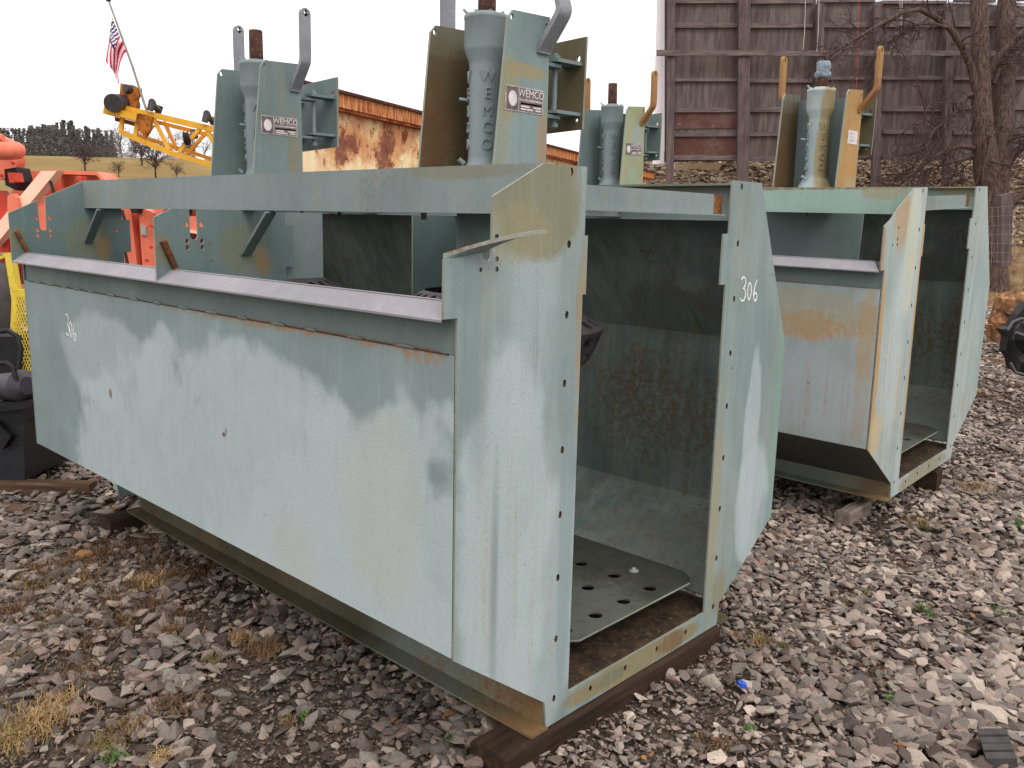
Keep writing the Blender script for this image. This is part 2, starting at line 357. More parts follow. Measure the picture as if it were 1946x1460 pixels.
# mechanism paint
M['cast'] = steel('cast_housing_paint', (.15, .195, .205, 1), (.225, .268, .278, 1), .03, seed=13, speck=.15, rough=.5, dents=.3)
M['cast_rust'] = steel('stained_housing_paint', (.26, .33, .34, 1), (.42, .49, .50, 1), .12, [((.06, -.02, .25), (.05, .09, .5), (.33, .24, .09, 1), .9, .4, .15)], seed=14, rnd=False, speck=.3, dents=.3)
M['mech'] = steel('mechanism_paint', (.105, .165, .16, 1), (.175, .235, .232, 1), .14, [((.2, .06, .1), (.1, .05, .3), (.28, .2, .08, 1), .5, .7, .4)], seed=15, speck=.5, streak=.8, runs=((.26, .19, .075, 1), .55))
M['mech_olive'] = steel('rust_browned_plate', (.085, .066, .032, 1), (.145, .115, .06, 1), .7, [((0, 0, .54), (9, .3, .07), (.15, .15, .11, 1), .5, .6, .2), ((0, -.08, .15), (9, .12, .3), (.13, .06, .025, 1), .75, .8, .6)], seed=16, rnd=False, speck=1, rustcol=(.13, .055, .022, 1))
M['mech_front'] = steel('mechanism_front_plate', (.15, .225, .22, 1), (.235, .31, .30, 1), .12, [
    ((.2, .085, .12), (9, .03, .22), (.36, .19, .08, 1), .65, .6, .3), ((.2, -.1, .33), (9, .07, .12), (.30, .24, .09, 1), .7, .7, .35),
    ((.2, 0, .40), (9, .12, .03), (.34, .24, .08, 1), .7, .6, .4), ((.2, -.13, .15), (9, .05, .2), (.27, .25, .13, 1), .5, .7, .2)], seed=17, rnd=False, speck=.5, streak=.8)
M['mech_yellow'] = steel('yellowed_front_plate', (.27, .28, .16, 1), (.38, .40, .24, 1), .1, [((.2, -.02, .12), (9, .06, .07), (.28, .38, .31, 1), .8, .6, 0), ((.2, .02, .40), (9, .06, .12), (.26, .34, .35, 1), .7, .6, 0)], seed=18, rnd=False, speck=.3)
M['mech_orange'] = steel('orange_rusted_plate', (.30, .165, .06, 1), (.44, .27, .09, 1), .25, [((.2, -.02, .25), (9, .05, .2), (.52, .24, .07, 1), .7, .8, 0), ((.2, .05, .03), (9, .1, .08), (.42, .38, .22, 1), .6, .7, 0)], seed=19, rnd=False, speck=.3)
M['lug'] = plain('lug_grey_paint', (.23, .235, .25), .55, .15, 9)
M['lug_rust'] = steel('lug_rusted', (.25, .085, .03, 1), (.38, .22, .075, 1), .5, seed=20, speck=.4)
M['shaft'] = rusty('rusted_shaft', (.10, .045, .03, 1), (.27, .13, .07, 1), (.04, .018, .014, 1), 16)
M['plate_metal'] = plain('nameplate_metal', (.42, .36, .35), .45, .35, 30, .5, metallic=.2)
M['plate_dark'] = plain('nameplate_dark', (.15, .11, .11), .6, .5, 40)
M['white'] = plain('faded_white', (.62, .58, .57), .7, .15, 30)
M['tape'] = plain('silver_tape', (.20, .26, .30), .35, .5, 60, .6, .6)

# ------------------------------------------------------------------ the tanks
def outline(kind):
    i_ = .378 if kind == 'mid' else .387
    L = [(0, .085), (-.01, .172), (-i_, .449), (-i_, 1.363), (-.433, 1.363)]
    if kind == 'whole': L += [(-.433, 1.575), (-.36, 1.605), (-.274, 1.660)]
    elif kind == 'near':
        L += [(-.433, 1.507), (-.40, 1.512), (-.302, 1.523), (-.302, 1.512), (-.297, 1.506), (-.29, 1.502), (-.279, 1.502), (-.272, 1.508), (-.271, 1.52), (-.271, 1.661)]
    elif kind == 'far':
        L += [(-.433, 1.588), (-.303, 1.650), (-.299, 1.52), (-.294, 1.511), (-.283, 1.507), (-.273, 1.511), (-.268, 1.52), (-.264, 1.668)]
    else:
        L += [(-.433, 1.588), (-.366, 1.6195), (.1, 1.6195)]
    if kind != 'mid': L += [(-.083, 1.752), (.1, 1.755)]
    b = {'near': .115, 'whole': .115, 'far': .14, 'mid': .14}[kind]; ye = .9 if kind != 'mid' else .77
    L += [(.1, 1.566), (b, 1.566), (b, 1.40), (.1, 1.40), (.1, .165), (ye, .165), (ye, 1.40)]
    if kind in ('near', 'whole'): L += [(.862, 1.40), (.862, 1.575), (.9, 1.575)]
    elif kind == 'far': L += [(.86, 1.40), (.86, 1.566), (.9, 1.566)]
    L += [(ye, 1.6195 if kind == 'mid' else 1.757)]
    L += [(1.10, 1.757), (1.107, 1.757), (1.39, 1.15), (1.39, .43), (1.01, .172), (1.0, .085)] if kind != 'mid' else [(1.16, 1.6195), (1.378, 1.15), (1.378, .43), (1.0, .172), (1.0, .085)]
    return L
def arc(cy, cz, r, a0, a1, n=6): return [(cy+r*math.cos(RAD(a0+(a1-a0)*i/n)), cz+r*math.sin(RAD(a0+(a1-a0)*i/n))) for i in range(n+1)]
def stroke(mb, pts, w, fr, h=.0012):
    """flat chalk line along 2D points, laid on a surface"""
    for i in range(len(pts)-1):
        a, b = Vector(pts[i]), Vector(pts[i+1]); d = (b-a)
        if d.length < 1e-6: continue
        d.normalize(); n = Vector((-d.y, d.x))*w*random.uniform(.35, .6); a = a-d*w*.3; b = b+d*w*.3
        q = [a-n, b-n, b+n, a+n]
        hh = h+i*.00002
        mb.add([fr(p.x, p.y, 0) for p in q]+[fr(p.x, p.y, hh) for p in q], [(0, 1, 2, 3), (4, 7, 6, 5), (0, 4, 5, 1), (1, 5, 6, 2), (2, 6, 7, 3), (3, 7, 4, 0)])
D3 = [(.0, .88), (.12, .97), (.3, 1.0), (.5, .93), (.58, .78), (.5, .63), (.28, .52), (.46, .50), (.60, .38), (.62, .22), (.5, .06), (.28, .0), (.08, .03), (-.05, .1)]
D0 = [(.28, .78), (.12, .68), (.03, .45), (.08, .2), (.24, .06), (.42, .12), (.52, .35), (.5, .6), (.38, .75), (.26, .78)]
D6 = [(.40, .92), (.22, .75), (.08, .5), (.03, .25), (.14, .07), (.32, .02), (.48, .12), (.50, .28), (.36, .38), (.18, .34), (.06, .22)]
def number_mark(fr, x, z, h, slant=0, step=.62, w=.004):
    mb = MB(); random.seed(5)
    for i, D in enumerate((D3, D0, D6)):
        pts = []
        for j in range(len(D)-1):
            for k in range(3):
                t = k/3; u = D[j][0]*(1-t)+D[j+1][0]*t; v = D[j][1]*(1-t)+D[j+1][1]*t; pts.append((u, v))
        pts.append(D[-1])
        stroke(mb, [(x+(u+i*step)*h*.62, z+v*h-(i*.06+u*.05)*h+slant*i) for u, v in pts], w, fr)
    return mb

L_ = 3.09; XM = -1.545
def make_tank(loc, rot, second, label):
    T = empty('flotation_tank', loc, rot, label=label, cat='tank', group='twin-cell steel tanks standing on the gravel')
    ep = M['endp2'] if second else M['endp']; sw = M['wall2'] if second else M['side']; bm_ = M['beam2'] if second else M['beam']
    # near end plate with its bolt holes
    hs = [circ(.0325, .17+.196*i, .0078, 10, .0115) for i in range(9)]+[circ(.9645, .17+.196*i, .0078, 10, .0115) for i in range(9)]
    hs += [circ(y, .131, .0075, 10, .010) for y in (.214, .402, .589, .776)]
    hs += [circ(-.31, 1.48, .006, 8), circ(-.252, 1.48, .007, 8), circ(-.252, 1.506, .007, 8), circ(-.254, 1.562, .007, 8)]
    e = MB().plate(outline('whole' if second else 'near'), hs, .007, YZ(-.007), 0, 1, 2).build('end_plate', [ep, M['edgep'], M['seam']], T)
    # the slotted tab, torn and folded over towards the front
    f = MB(); n = 9; q = 5; th = .009; top = []
    a = [Vector((-.003, -.432+(.13*i/(n-1)), 1.503+.018*i/(n-1))) for i in range(n)]
    vs = []
    if not second:
        for i in range(n):
            t = i/(n-1)
            tip = Vector((-.003+.15*t**1.3, -.432+.205*t**.92, 1.512+.022*t+.042*math.sin(t*1.3)))
            for j in range(q):
                s_ = j/(q-1); p = a[i].lerp(tip, s_); p.z += .02*t*math.sin(s_*math.pi)*.6; p.x += .02*t*s_*(1-s_)
                vs.append(p)
        up = [v+Vector((-.001, -.001, th)) for v in vs]
        fs = []; ms = []
        N = n*q
        for i in range(n-1):
            for j in range(q-1):
                k = i*q+j; fs.append((k, k+1, k+q+1, k+q)); fs.append((N+k, N+k+q, N+k+q+1, N+k+1)); ms += [0, 1]
        for i in range(n-1):
            k = i*q+q-1; fs.append((k, k+N, k+q+N, k+q)); ms.append(1); k = i*q; fs.append((k, k+q, k+q+N, k+N)); ms.append(1)
        for j in range(q-1):
            k = (n-1)*q+j; fs.append((k, k+1, k+1+N, k+N)); ms.append(1); fs.append((j, j+N, j+1+N, j+1)); ms.append(1)
        f.add(vs+up, fs, ms, False).build('bent_tab', [ep, M['edgep']], e, label='tab torn from the end plate and folded forward')
    # middle partition and far end plate
    hm = [circ(y, z, .008, 10, .009) for y in (-.311, -.253) for z in (1.564, 1.504, 1.48)]
    slot = [(-.299, 1.6185), (-.299, 1.525)]+arc(-.284, 1.523, .015, 180, 360)[1:]+[(-.269, 1.6185)]
    MB().plate(outline('mid'), hm+[slot], .008, YZ(XM-.004)).build('partition_plate', [M['plate'], M['edgep']], T)
    hf = [circ(y, z, .008, 10, .009) for y in (-.311, -.252) for z in (1.567, 1.508, 1.483)]+[circ(.065, 1.512, .010, 10), ]
    MB().plate(outline('far'), hf+[circ(.0325, .17+.196*i, .008, 8) for i in range(7)], .010, YZ(-L_)).build('end_plate', [M['plate'], M['edgep']], T)
    # shell
    def sheet(name, a, b, mo, mi, x0=-L_+.01, x1=-.0105, th=.006):
        # a, b in (y, z); outer face mo, inner face mi
        d = Vector((b[0]-a[0], b[1]-a[1])).normalized(); nn = Vector((-d.y, d.x))*th
        vs = []
        for x in (x0, x1):
            vs += [(x, a[0], a[1]), (x, b[0], b[1]), (x, b[0]+nn.x, b[1]+nn.y), (x, a[0]+nn.x, a[1]+nn.y)]
        return MB().add(vs, [(0, 4, 5, 1), (1, 5, 6, 2), (2, 6, 7, 3), (3, 7, 4, 0), (0, 1, 2, 3), (7, 6, 5, 4)], [0, 2, 1, 2, 2, 2]).build(name, [mo, mi, M['edge']], T)
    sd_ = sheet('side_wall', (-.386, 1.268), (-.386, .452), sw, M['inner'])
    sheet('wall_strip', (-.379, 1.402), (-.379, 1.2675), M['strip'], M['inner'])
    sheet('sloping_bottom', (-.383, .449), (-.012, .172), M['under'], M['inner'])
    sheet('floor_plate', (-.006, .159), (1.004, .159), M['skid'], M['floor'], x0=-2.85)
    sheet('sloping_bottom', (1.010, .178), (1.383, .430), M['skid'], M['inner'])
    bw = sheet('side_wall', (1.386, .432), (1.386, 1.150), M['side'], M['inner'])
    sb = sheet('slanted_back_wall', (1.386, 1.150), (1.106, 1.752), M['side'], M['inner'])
    if not second:
        for x, dx in ((-.36, .0), (-.86, 0)):      # slanting weld beads on the inner face
            k = 14; wl = MB()
            for j in range(k):
                t0, t1 = j/k, (j+1)/k
                y0, z0 = 1.375-.27*t0, 1.15+.585*t0; y1, z1 = 1.375-.27*t1, 1.15+.585*t1
                wl.add([(x-.22*t0, y0, z0), (x+.0035-.22*t0, y0, z0), (x+.0035-.22*t1, y1, z1), (x-.22*t1, y1, z1), (x+.003-.22*t0, y0-.004, z0-.002), (x+.003-.22*t1, y1-.004, z1-.002)], [(0, 4, 5, 3), (1, 2, 5, 4), (0, 1, 4), (3, 5, 2)])
            wl.build('weld_bead', M['inner'], sb)
    # stitch-welded seam along the side wall
    if not second:
        random.seed(3); x = -3.03
        while x < -.07:
            g_ = random.uniform(.10, .17)*(1 if x > -2.2 else .8); x1 = min(x+g_, -.03)
            MB().box((x, -.3885, 1.2668), (x1, -.3862, 1.2702)).build('open_seam', M['seam'], sd_); x = x1+random.uniform(.05, .075)
        random.seed(3); x = -3.03
        while x < -.07:
            g_ = random.uniform(.10, .17)*(1 if x > -2.2 else .8); x1 = min(x+g_, -.03); x2 = x1+random.uniform(.05, .075)
            if x2 < -.02: MB().tube([(x1-.004, -.3865, 1.269), ((x1+x2)/2, -.388, 1.272), (x2+.004, -.3865, 1.269)], [.003, .006, .003], 6).build('weld_bead', M['strip'], sd_)
            x = x2
        # rust bleeding out of the seam, thin scabs
        number_mark(lambda u, v, w: (u, -.386-w, v), -2.585, 1.052, .098, -.003, .66, .0026).build('chalk_number', M['chalk'], sd_)
        number_mark(lambda u, v, w: (w, u, v), 1.008, 1.336, .088, 0.002, .86, .0042).build('chalk_number', M['chalk'], e)
    # overflow lip: a bright flange along each cell
    for (x0, x1, cut) in ((-L_+.002, XM-.004, 0), (XM+.004, -.008, .05)):
        vs = [(x0, -.373, 1.404), (x1-cut, -.373, 1.404), (x1, -.433, 1.360), (x0, -.436, 1.360)]
        MB().add(vs+[(a_, b_, c_-.006) for a_, b_, c_ in vs], [(0, 3, 2, 1), (4, 5, 6, 7), (0, 1, 5, 4), (1, 2, 6, 5), (2, 3, 7, 6), (3, 0, 4, 7)]).build('overflow_lip', M['lip'], T)
    # small rusty struts from plates to lip
    for xx in (-L_+.011, XM+.005):
        MB().add([(xx, -.417, 1.50), (xx, -.403, 1.507), (xx, -.362, 1.408), (xx, -.376, 1.402), (xx+.028, -.417, 1.50), (xx+.028, -.403, 1.507), (xx+.028, -.362, 1.408), (xx+.028, -.376, 1.402)],
                 [(0, 1, 2, 3), (4, 7, 6, 5), (0, 4, 5, 1), (1, 5, 6, 2), (2, 6, 7, 3), (3, 7, 4, 0)]).build('strut', [M['rust']], T)
        # diagonal gusset under the beam
        x0 = xx
        MB().add([(x0, -.098, 1.455), (x0, -.056, 1.455), (x0+.185, -.056, 1.618), (x0+.185, -.098, 1.618), (x0+.008, -.098, 1.448), (x0+.008, -.056, 1.448), (x0+.195, -.056, 1.612), (x0+.195, -.098, 1.612)],
                 [(0, 1, 2, 3), (4, 7, 6, 5), (0, 4, 5, 1), (1, 5, 6, 2), (2, 6, 7, 3), (3, 7, 4, 0)]).build('gusset', [M['mech']], T)
    # longitudinal channels
    for y, s in ((-.085, 1), (1.085, -1)):
        prof = [(0, 1.621), (.055, 1.621), (.055, 1.629), (.008, 1.629), (.008, 1.747), (.055, 1.747), (.055, 1.755), (0, 1.755)]
        prof = [(y+s*a_, b_) for a_, b_ in prof]
        MB().plate(prof, [], L_-.021, YZ(-L_+.0105), 0, 0).build('top_beam', [bm_], T)
    # cross channels
    for xx, z0, z1 in ((-.03, 1.636, 1.708), (-.58, 1.63, 1.70), (-.97, 1.63, 1.70), (-2.15, 1.63, 1.70), (-2.55, 1.63, 1.70), (-3.04, 1.636, 1.70)):
        ya, yb = (.10, .885) if xx > -.1 else (-.03, 1.03)
        c = MB().box((xx-.006, ya, z0), (xx, yb, z1)).box((xx, ya, z0), (xx+.018, yb, z0+.005)).box((xx-.045, ya, z1-.006), (xx-.006, yb, z1-.001))
        if xx > -.1:
            c.box((xx-.0065, .835, z0-.0005), (xx+.0008, .888, z1+.0005), 1)
        c.build('cross_channel', [M['beam'], M['rust']], T)
    for xc in (-.78, -2.36):
        d = MB().plate([(xc-.26, .12), (xc+.26, .12), (xc+.26, .92), (xc-.26, .92)], [circ(xc, .475, .10, 24)], .010, XY(1.702)).build('deck_plate', [M['mech'], M['edgep']], T)
        for yy in (.0, .8):
            for dx in ((.17,) if yy < .1 else (-.17, .17)): MB().tube([(xc+dx, yy+.03, 1.60), (xc+dx, yy+.03, 1.632)], .010, 6).build('bolt', [M['under']], d)
    # skid angles and cross bearers
    for y, s in ((-.003, -1), (1.003, 1)):
        MB().box((-2.80, min(y, y+s*.007), .0935), (-.0075, max(y, y+s*.007), .168)).box((-2.80, min(y, y+s*.075), .0855), (.012, max(y, y+s*.075), .093)).build('skid_rail', M['skid'], T)
    MB().box((-2.87, .05, .09), (-2.81, .95, .158)).build('skid_rail', M['beam2'], T)
    MB().box((-3.2, .02, .095), (-3.10, .2, .17)).build('drain_box', M['beam2'], T)
    # perforated false bottom
    holes = []
    for i in range(8):
        for j in range(4):
            hx, hy = -.136-.163*i, .240+.163*j
            if hx > -1.40: holes.append(circ(hx, hy, .0255, 18))
    tr = [(-.06, .225), (-.06, .885), (-.085, .925), (-.14, .962), (-1.40, .962), (-1.46, .90), (-1.46, .12), (-1.40, .06), (-.20, .06)]
    t = MB().plate(tr, holes, .008, XY(.266), 0, 1, 0).build('perforated_tray', [M['tray'], M['edgep']], T)
    MB().lathe([(.020, 0), (.020, .004), (.009, .004), (.009, .013), (.0, .014)], (-.272, .819), 12, z0=.2745).build('bolt', M['edgep'], t)
    for X_, Y_ in ((-.3, .3), (-.3, .7), (-1.2, .3), (-1.2, .7)): MB().box((X_-.02, Y_-.02, .165), (X_+.02, Y_+.02, .2655)).build('tray_foot', M['floor'], t)
    # baffle panels hanging inside
    MB().plate([(.12, 1.35), (.30, 1.35), (.30, 1.617), (.12, 1.617)], [], .006, YZ(-1.575)).build('baffle', [M['beam'], M['edgep']], T)
    if second:
        MB().plate([(-1.5, 1.10), (-.42, 1.10), (-.40, 1.62), (-1.5, 1.62)], [], .006, XZ(.30)).build('baffle', [M['strip'], M['edgep']], T)
    # thin inner bump straps behind the end plate
    return T

# ------------------------------------------------------------------ drive mechanisms
def make_mech(loc, rot, label, front, left, cast, lug, name_sign, shaft_h=.75, tape=False, letter_mat=None, shaft_mat=None, lean=0):
    """origin on the shaft axis, z = 0 at the deck"""
    T = empty('drive_mechanism', loc, rot, label=label, cat='agitator drive', group='agitator drives standing on the tanks')
    TOP = .588                                        # plate tops
    yb = .11                                          # web position
    # trapezoid side plates: hole in each top corner
    def side(x, mat, nm='side_plate'):
        out = [(yb, 0), (yb, TOP+.008), (-.078, TOP), (-.102, TOP-.026), (-.165, 0)]
        return MB().plate(out, [circ(-.083, TOP-.024, .0085, 10, .011), circ(yb-.018, TOP-.022, .006, 8, .008)], .010, YZ(x-.005)).build(nm, [mat, M['edgep']], T)
    sp = side(.20, front); side(-.19, left)
    MB().plate([(-.185, 0), (.195, 0), (.195, TOP-.03), (-.185, TOP-.03)], [], .008, XZ(yb-.009)).build('back_web', [M['mech'], M['edgep']], T)
    # bearing housing
    prof = [(.108, 0), (.108, .028), (.100, .04), (.088, .062), (.074, .085), (.0625, .10), (.0605, .12), (.0605, .43), (.063, .452), (.076, .482), (.080, .50), (.080, .592), (.0815, .594), (.0815, .606), (.078, .609), (.045, .609), (.042, .62), (.0, .62)]
    h = MB().lathe(prof, (0, 0), 40)
    for k in range(8):
        a = 2*math.pi*k/8+.2; h.tube([(.068*math.cos(a), .068*math.sin(a), .608), (.068*math.cos(a), .068*math.sin(a), .617)], .006, 6)
    h.tube([(-.058, -.03, .32), (-.085, -.05, .325)], .006, 6); h.tube([(-.05, -.045, .612), (-.062, -.056, .63)], .005, 6)
    h.tube([(-.03, -.075, .092), (-.04, -.092, .107)], .009, 8)
    # raised letters cast down the barrel, and again a quarter turn round
    for a0 in (RAD(-38), RAD(-128)):
        for k, ch in enumerate('WEMCO'):
            v, f = text_mesh(ch, .070, .005); zc = .395-.059*k
            vs = []
            for (x, y, z) in v:
                a = a0+x*.72/.0605; r = .0600+(z+.005)*.75; vs.append((r*math.cos(a), r*math.sin(a), zc+y*.80))
            h.add(vs, f, 1)
    h.build('bearing_housing', [cast, letter_mat or cast], T)
    s = MB().lathe([(.0, 0), (.032, 0), (.0325, .02), (.0315, shaft_h-.62-.004), (.029, shaft_h-.62), (0, shaft_h-.62)], (0, 0), 18, z0=.62)
    sh = s.build('shaft', shaft_mat or M['shaft'], T)
    if tape:
        random.seed(8); mb = MB(); pr = [(.033, .05), (.041, .058), (.045, .075), (.036, .095), (.044, .11), (.037, .135), (.02, .145), (0, .147)]
        mb.lathe(pr, (.0, .0), 12, z0=.62)
        mb.v = [(x+random.uniform(-.006, .006), y+random.uniform(-.006, .006), z+random.uniform(-.004, .004)) for x, y, z in mb.v]
        mb.build('tape_wrap', M['tape'], sh)
    # lifting lugs, bent flat bars
    for sx_ in (1, -1):
        x0 = .206*sx_ if sx_ > 0 else -.196; c = .0
        path = [(x0, .47), (x0+.004*sx_, .485), (x0+.078*sx_, .575), (x0+.092*sx_, .597), (x0+.094*sx_, .64), (x0+.094*sx_, .80)]
        if lean and sx_ > 0: path = path[:4]+[(x0+.088, .622), (x0+.075, .65), (x0+.02, .72), (x0-.03, .79)]
        for _ in range(2):
            q_ = [path[0]]
            for a_, b_ in zip(path, path[1:]): q_ += [(a_[0]*.75+b_[0]*.25, a_[1]*.75+b_[1]*.25), (a_[0]*.25+b_[0]*.75, a_[1]*.25+b_[1]*.75)]
            path = q_+[path[-1]]
        hw = .026 if not lean else .032; th = .010; y0 = yb-.035
        mb = MB(); vs = []
        for i, (x, z) in enumerate(path):
            a = Vector(path[max(i-1, 0)]); b = Vector(path[min(i+1, len(path)-1)]); d = (b-a).normalized(); nx, nz = -d.y*th, d.x*th
            vs += [(x+nx, y0-hw, z+nz), (x+nx, y0+hw, z+nz), (x-nx, y0+hw, z-nz), (x-nx, y0-hw, z-nz)]
        fs = []
        for i in range(len(path)-1):
            for k in range(4): fs.append((i*4+k, i*4+(k+1) % 4, (i+1)*4+(k+1) % 4, (i+1)*4+k))
        fs.append((0, 3, 2, 1)); mb.add(vs, fs)
        xx = path[-1][0]; zt = path[-1][1]
        mb.plate([(y0-hw, zt)]+[(y0-hw*math.cos(RAD(a)), zt+hw*math.sin(RAD(a))) for a in range(15, 180, 15)]+[(y0+hw, zt)], [circ(y0, zt+.004, .010, 12, .0155)], .020, YZ(xx-.010), 0, 0)
        mb.build('lifting_lug', lug, T)
    # nameplate riveted to the front plate
    fx = .205
    if name_sign:
        pl = [(-.113, .262), (.083, .262), (.083, .345), (-.108, .345)]
        nm = MB().plate(pl, [], .0016, YZ(fx+.0005), 0, 0)
        def bar(y0, z0, y1, z1, m): nm.plate([(y0, z0), (y1, z0), (y1, z1), (y0, z1)], [], .0007, YZ(fx+.0022), m, m)
        bar(-.040, .308, .078, .341, 1); bar(-.105, .266, -.046, .341, 1); bar(-.040, .266, .078, .300, 1)
        nm.plate(circ(-.075, .303, .021, 14, .026), [], .0006, YZ(fx+.003), 2, 2)
        v, f = text_mesh('WEMCO', .036, .0004, 1.02)
        nm.add([(fx+.0032+z, .019+x*.95, .3245+y) for x, y, z in v], f, 2)
        bar(-.034, .288, .072, .294, 2)
        for (a_, b_, z_) in ((-.034, .01, .279), (.03, .072, .279), (-.034, .03, .270), (.042, .072, .270)):
            nm.plate([(a_, z_), (b_, z_), (b_, z_+.005), (a_, z_+.005)], [], .0005, YZ(fx+.003), 2, 2)
        nm.build('nameplate', [M['plate_metal'], M['plate_dark'], M['white']], sp, label='small metal nameplate with raised lettering')
    else:
        nm = MB().plate([(-.06, .29), (.075, .285), (.078, .36), (-.055, .365)], [], .0015, YZ(fx+.0005), 0, 0)
        for k in range(3): nm.plate([(-.03, .305+.02*k), (.03, .305+.02*k), (.03, .309+.02*k), (-.03, .309+.02*k)], [], .0005, YZ(fx+.0022), 1, 1)
        nm.build('nameplate', [M['white'], M['plate_metal']], sp, label='blank-faced pale plate')
    # hinged motor plate at the back
    mp = MB().plate([(-.19, .22), (.20, .235), (.205, .565), (-.19, .55)], [circ(.17, .49, .010, 10, .012), circ(.17, .27, .008, 8)], .010, XZ(.315)).build('motor_plate', [left if left is M['mech_olive'] else M['mech'], M['edgep']], T)
    for sx_ in (.135, -.135):
        for z in (.445, .265):
            MB().plate([(yb-.0, -.03), (yb+.115, -.03), (yb+.135, 0), (yb+.115, .03), (yb, .03)], [], .012, lambda u, v, w, z=z, sx_=sx_: (sx_+v, u, z+w)).build('hinge_arm', M['mech'], T)
            MB().plate([(.3145, -.045), (.19, -.035), (.175, 0), (.19, .035), (.3145, .045)], [], .012, lambda u, v, w, z=z, sx_=sx_: (sx_+v+.01, u, z+.018+w)).build('hinge_arm', M['mech'], T)
        MB().tube([(sx_, .225, .235), (sx_, .225, .50)], .010, 10).tube([(sx_, .225, .475), (sx_, .225, .492)], .019, 6).tube([(sx_, .225, .238), (sx_, .225, .252)], .018, 6).build('hinge_pin', M['cast'], T)
    # standpipe, impeller shaft and perforated disperser hood hanging in the cell
    MB().lathe([(.10, -.01), (.10, -.40), (.11, -.42)], (0, 0), 24).build('standpipe', M['mech'], T)
    hd = MB(); n = 30; rows = [(.22, -.37), (.30, -.41), (.38, -.45), (.465, -.495), (.44, -.56), (.41, -.62)]
    for i in range(len(rows)-1):
        (r0, z0), (r1, z1) = rows[i], rows[i+1]
        for k in range(n):
            off = .5*(i % 2)
            def P(u, v): 
                a = 2*math.pi*(k+off+u)/n; r = r0+(r1-r0)*v; return Vector((r*math.cos(a), r*math.sin(a), z0+(z1-z0)*v))
            m = 8; hole = [(.5+.30*math.cos(2*math.pi*j/m+.39), .5+.30*math.sin(2*math.pi*j/m+.39)) for j in range(m)]
            sq = [(1, .5+.207), (.707, 1), (.293, 1), (0, .707), (0, .293), (.293, 0), (.707, 0), (1, .293)]
            sq = [(1, .8), (.8, 1), (.2, 1), (0, .8), (0, .2), (.2, 0), (.8, 0), (1, .2)]
            vs = [P(*p) for p in sq]+[P(*p) for p in hole]+[P(1, 1), P(0, 1), P(0, 0), P(1, 0)]
            inner = [v*1.0 for v in vs[8:16]]; inner = [Vector((v.x*.97, v.y*.97, v.z-.012)) for v in inner]
            fs = [(j, (j+1) % 8, 8+(j+1) % 8, 8+j) for j in range(8)]+[(0, 16, 1), (2, 17, 3), (4, 18, 5), (6, 19, 7)]
            b0 = len(vs); vs += inner; fs += [(8+j, 8+(j+1) % 8, b0+(j+1) % 8, b0+j) for j in range(8)]
            hd.add(vs, fs)
    hd.build('disperser_hood', M['hood'], T)
    return T

T2LOC = (-.0633, 2.9431, .0648); T2ROT = (RAD(2.64), RAD(.557), RAD(-.098))
def t2(p):
    from mathutils import Euler
    m = Matrix.Rotation(T2ROT[2], 4, 'Z') @ Matrix.Rotation(T2ROT[0], 4, 'X') @ Matrix.Rotation(T2ROT[1], 4, 'Y')
    return m @ Vector(p)+Vector(T2LOC), m.to_euler()
make_tank((0, 0, 0), (0, 0, 0), False, 'large pale blue-green tank in front, perforated tray inside its open end, number chalked on it')
p2, r2 = t2((0, 0, 0))
make_tank(p2, r2, True, 'green-grey steel tank behind on the right, rust bloom on its side panel')
DZ = 1.7125
make_mech((-.785, .475, DZ), (0, 0, 0), 'nearest drive, tallest in the photo, with a rust-browned side plate left of its grey housing', M['mech_front'], M['mech_olive'], M['cast'], M['lug'], True, lean=1)
make_mech((-2.345, .475, DZ), (0, 0, 0), 'drive on the far end of the front tank, all grey-green, yellow conveyor behind it', M['mech'], M['mech'], M['cast'], M['lug'], True, .755)
p, r = t2((-2.33, .475, DZ)); make_mech(p, r, 'small drive with a yellowed front plate, between the front tank corner and the timber wall', M['mech_yellow'], M['mech'], M['cast'], M['lug_rust'], True, .76)
p, r = t2((-.785, .475, DZ)); make_mech(p, r, 'drive with orange rusted front plate and taped shaft, in front of the timber wall', M['mech_orange'], M['mech_olive'], M['cast_rust'], M['lug_rust'], False, .70, True)


#BACKGROUND#
# ------------------------------------------------------------------ ground
FH = Vector((FX[0], FX[1], 0)).normalized(); RH = Vector((FH.y, -FH.x, 0))      # level forward and right of the camera
C0 = Vector((CAM[0], CAM[1], 0))
def loc_fr(p):                                                      # world -> (right, forward) metres from the camera
    d = np.asarray(p)[..., :2]-CAM[:2]; return d@np.array(RH[:2]), d@np.array(FH[:2])
def wpos(r, f, z=0): return C0+RH*r+FH*f+Vector((0, 0, z))
def ground_z(r, f):
    r = np.asarray(r, float); f = np.asarray(f, float)
    def ss(a, b, x): t = np.clip((x-a)/(b-a), 0, 1); return t*t*(3-2*t)
    # hill with the field on the left, railway embankment on the right
    hill = ss(40, 300, f)*18.6*(1-ss(-30, 30, r+f*.12))
    emb = ss(23.5, 33, f+.05*r)*4.15*ss(-2, 3, r-.10*(f-25))
    return np.maximum(hill, emb)+.02*np.sin(r*1.7)*np.cos(f*1.3)*(f > 5)
def ground_hit(px, py, lo=20, hi=600):
    for d in np.linspace(lo, hi, 1200):
        p = at(px, py, d); r_, f_ = loc_fr(np.array(p)); 
        if p.z <= float(ground_z(r_, f_)): return d
    return hi
def ground_under(p):
    r_, f_ = loc_fr(np.array(p)); return Vector((p.x, p.y, float(ground_z(r_, f_))))
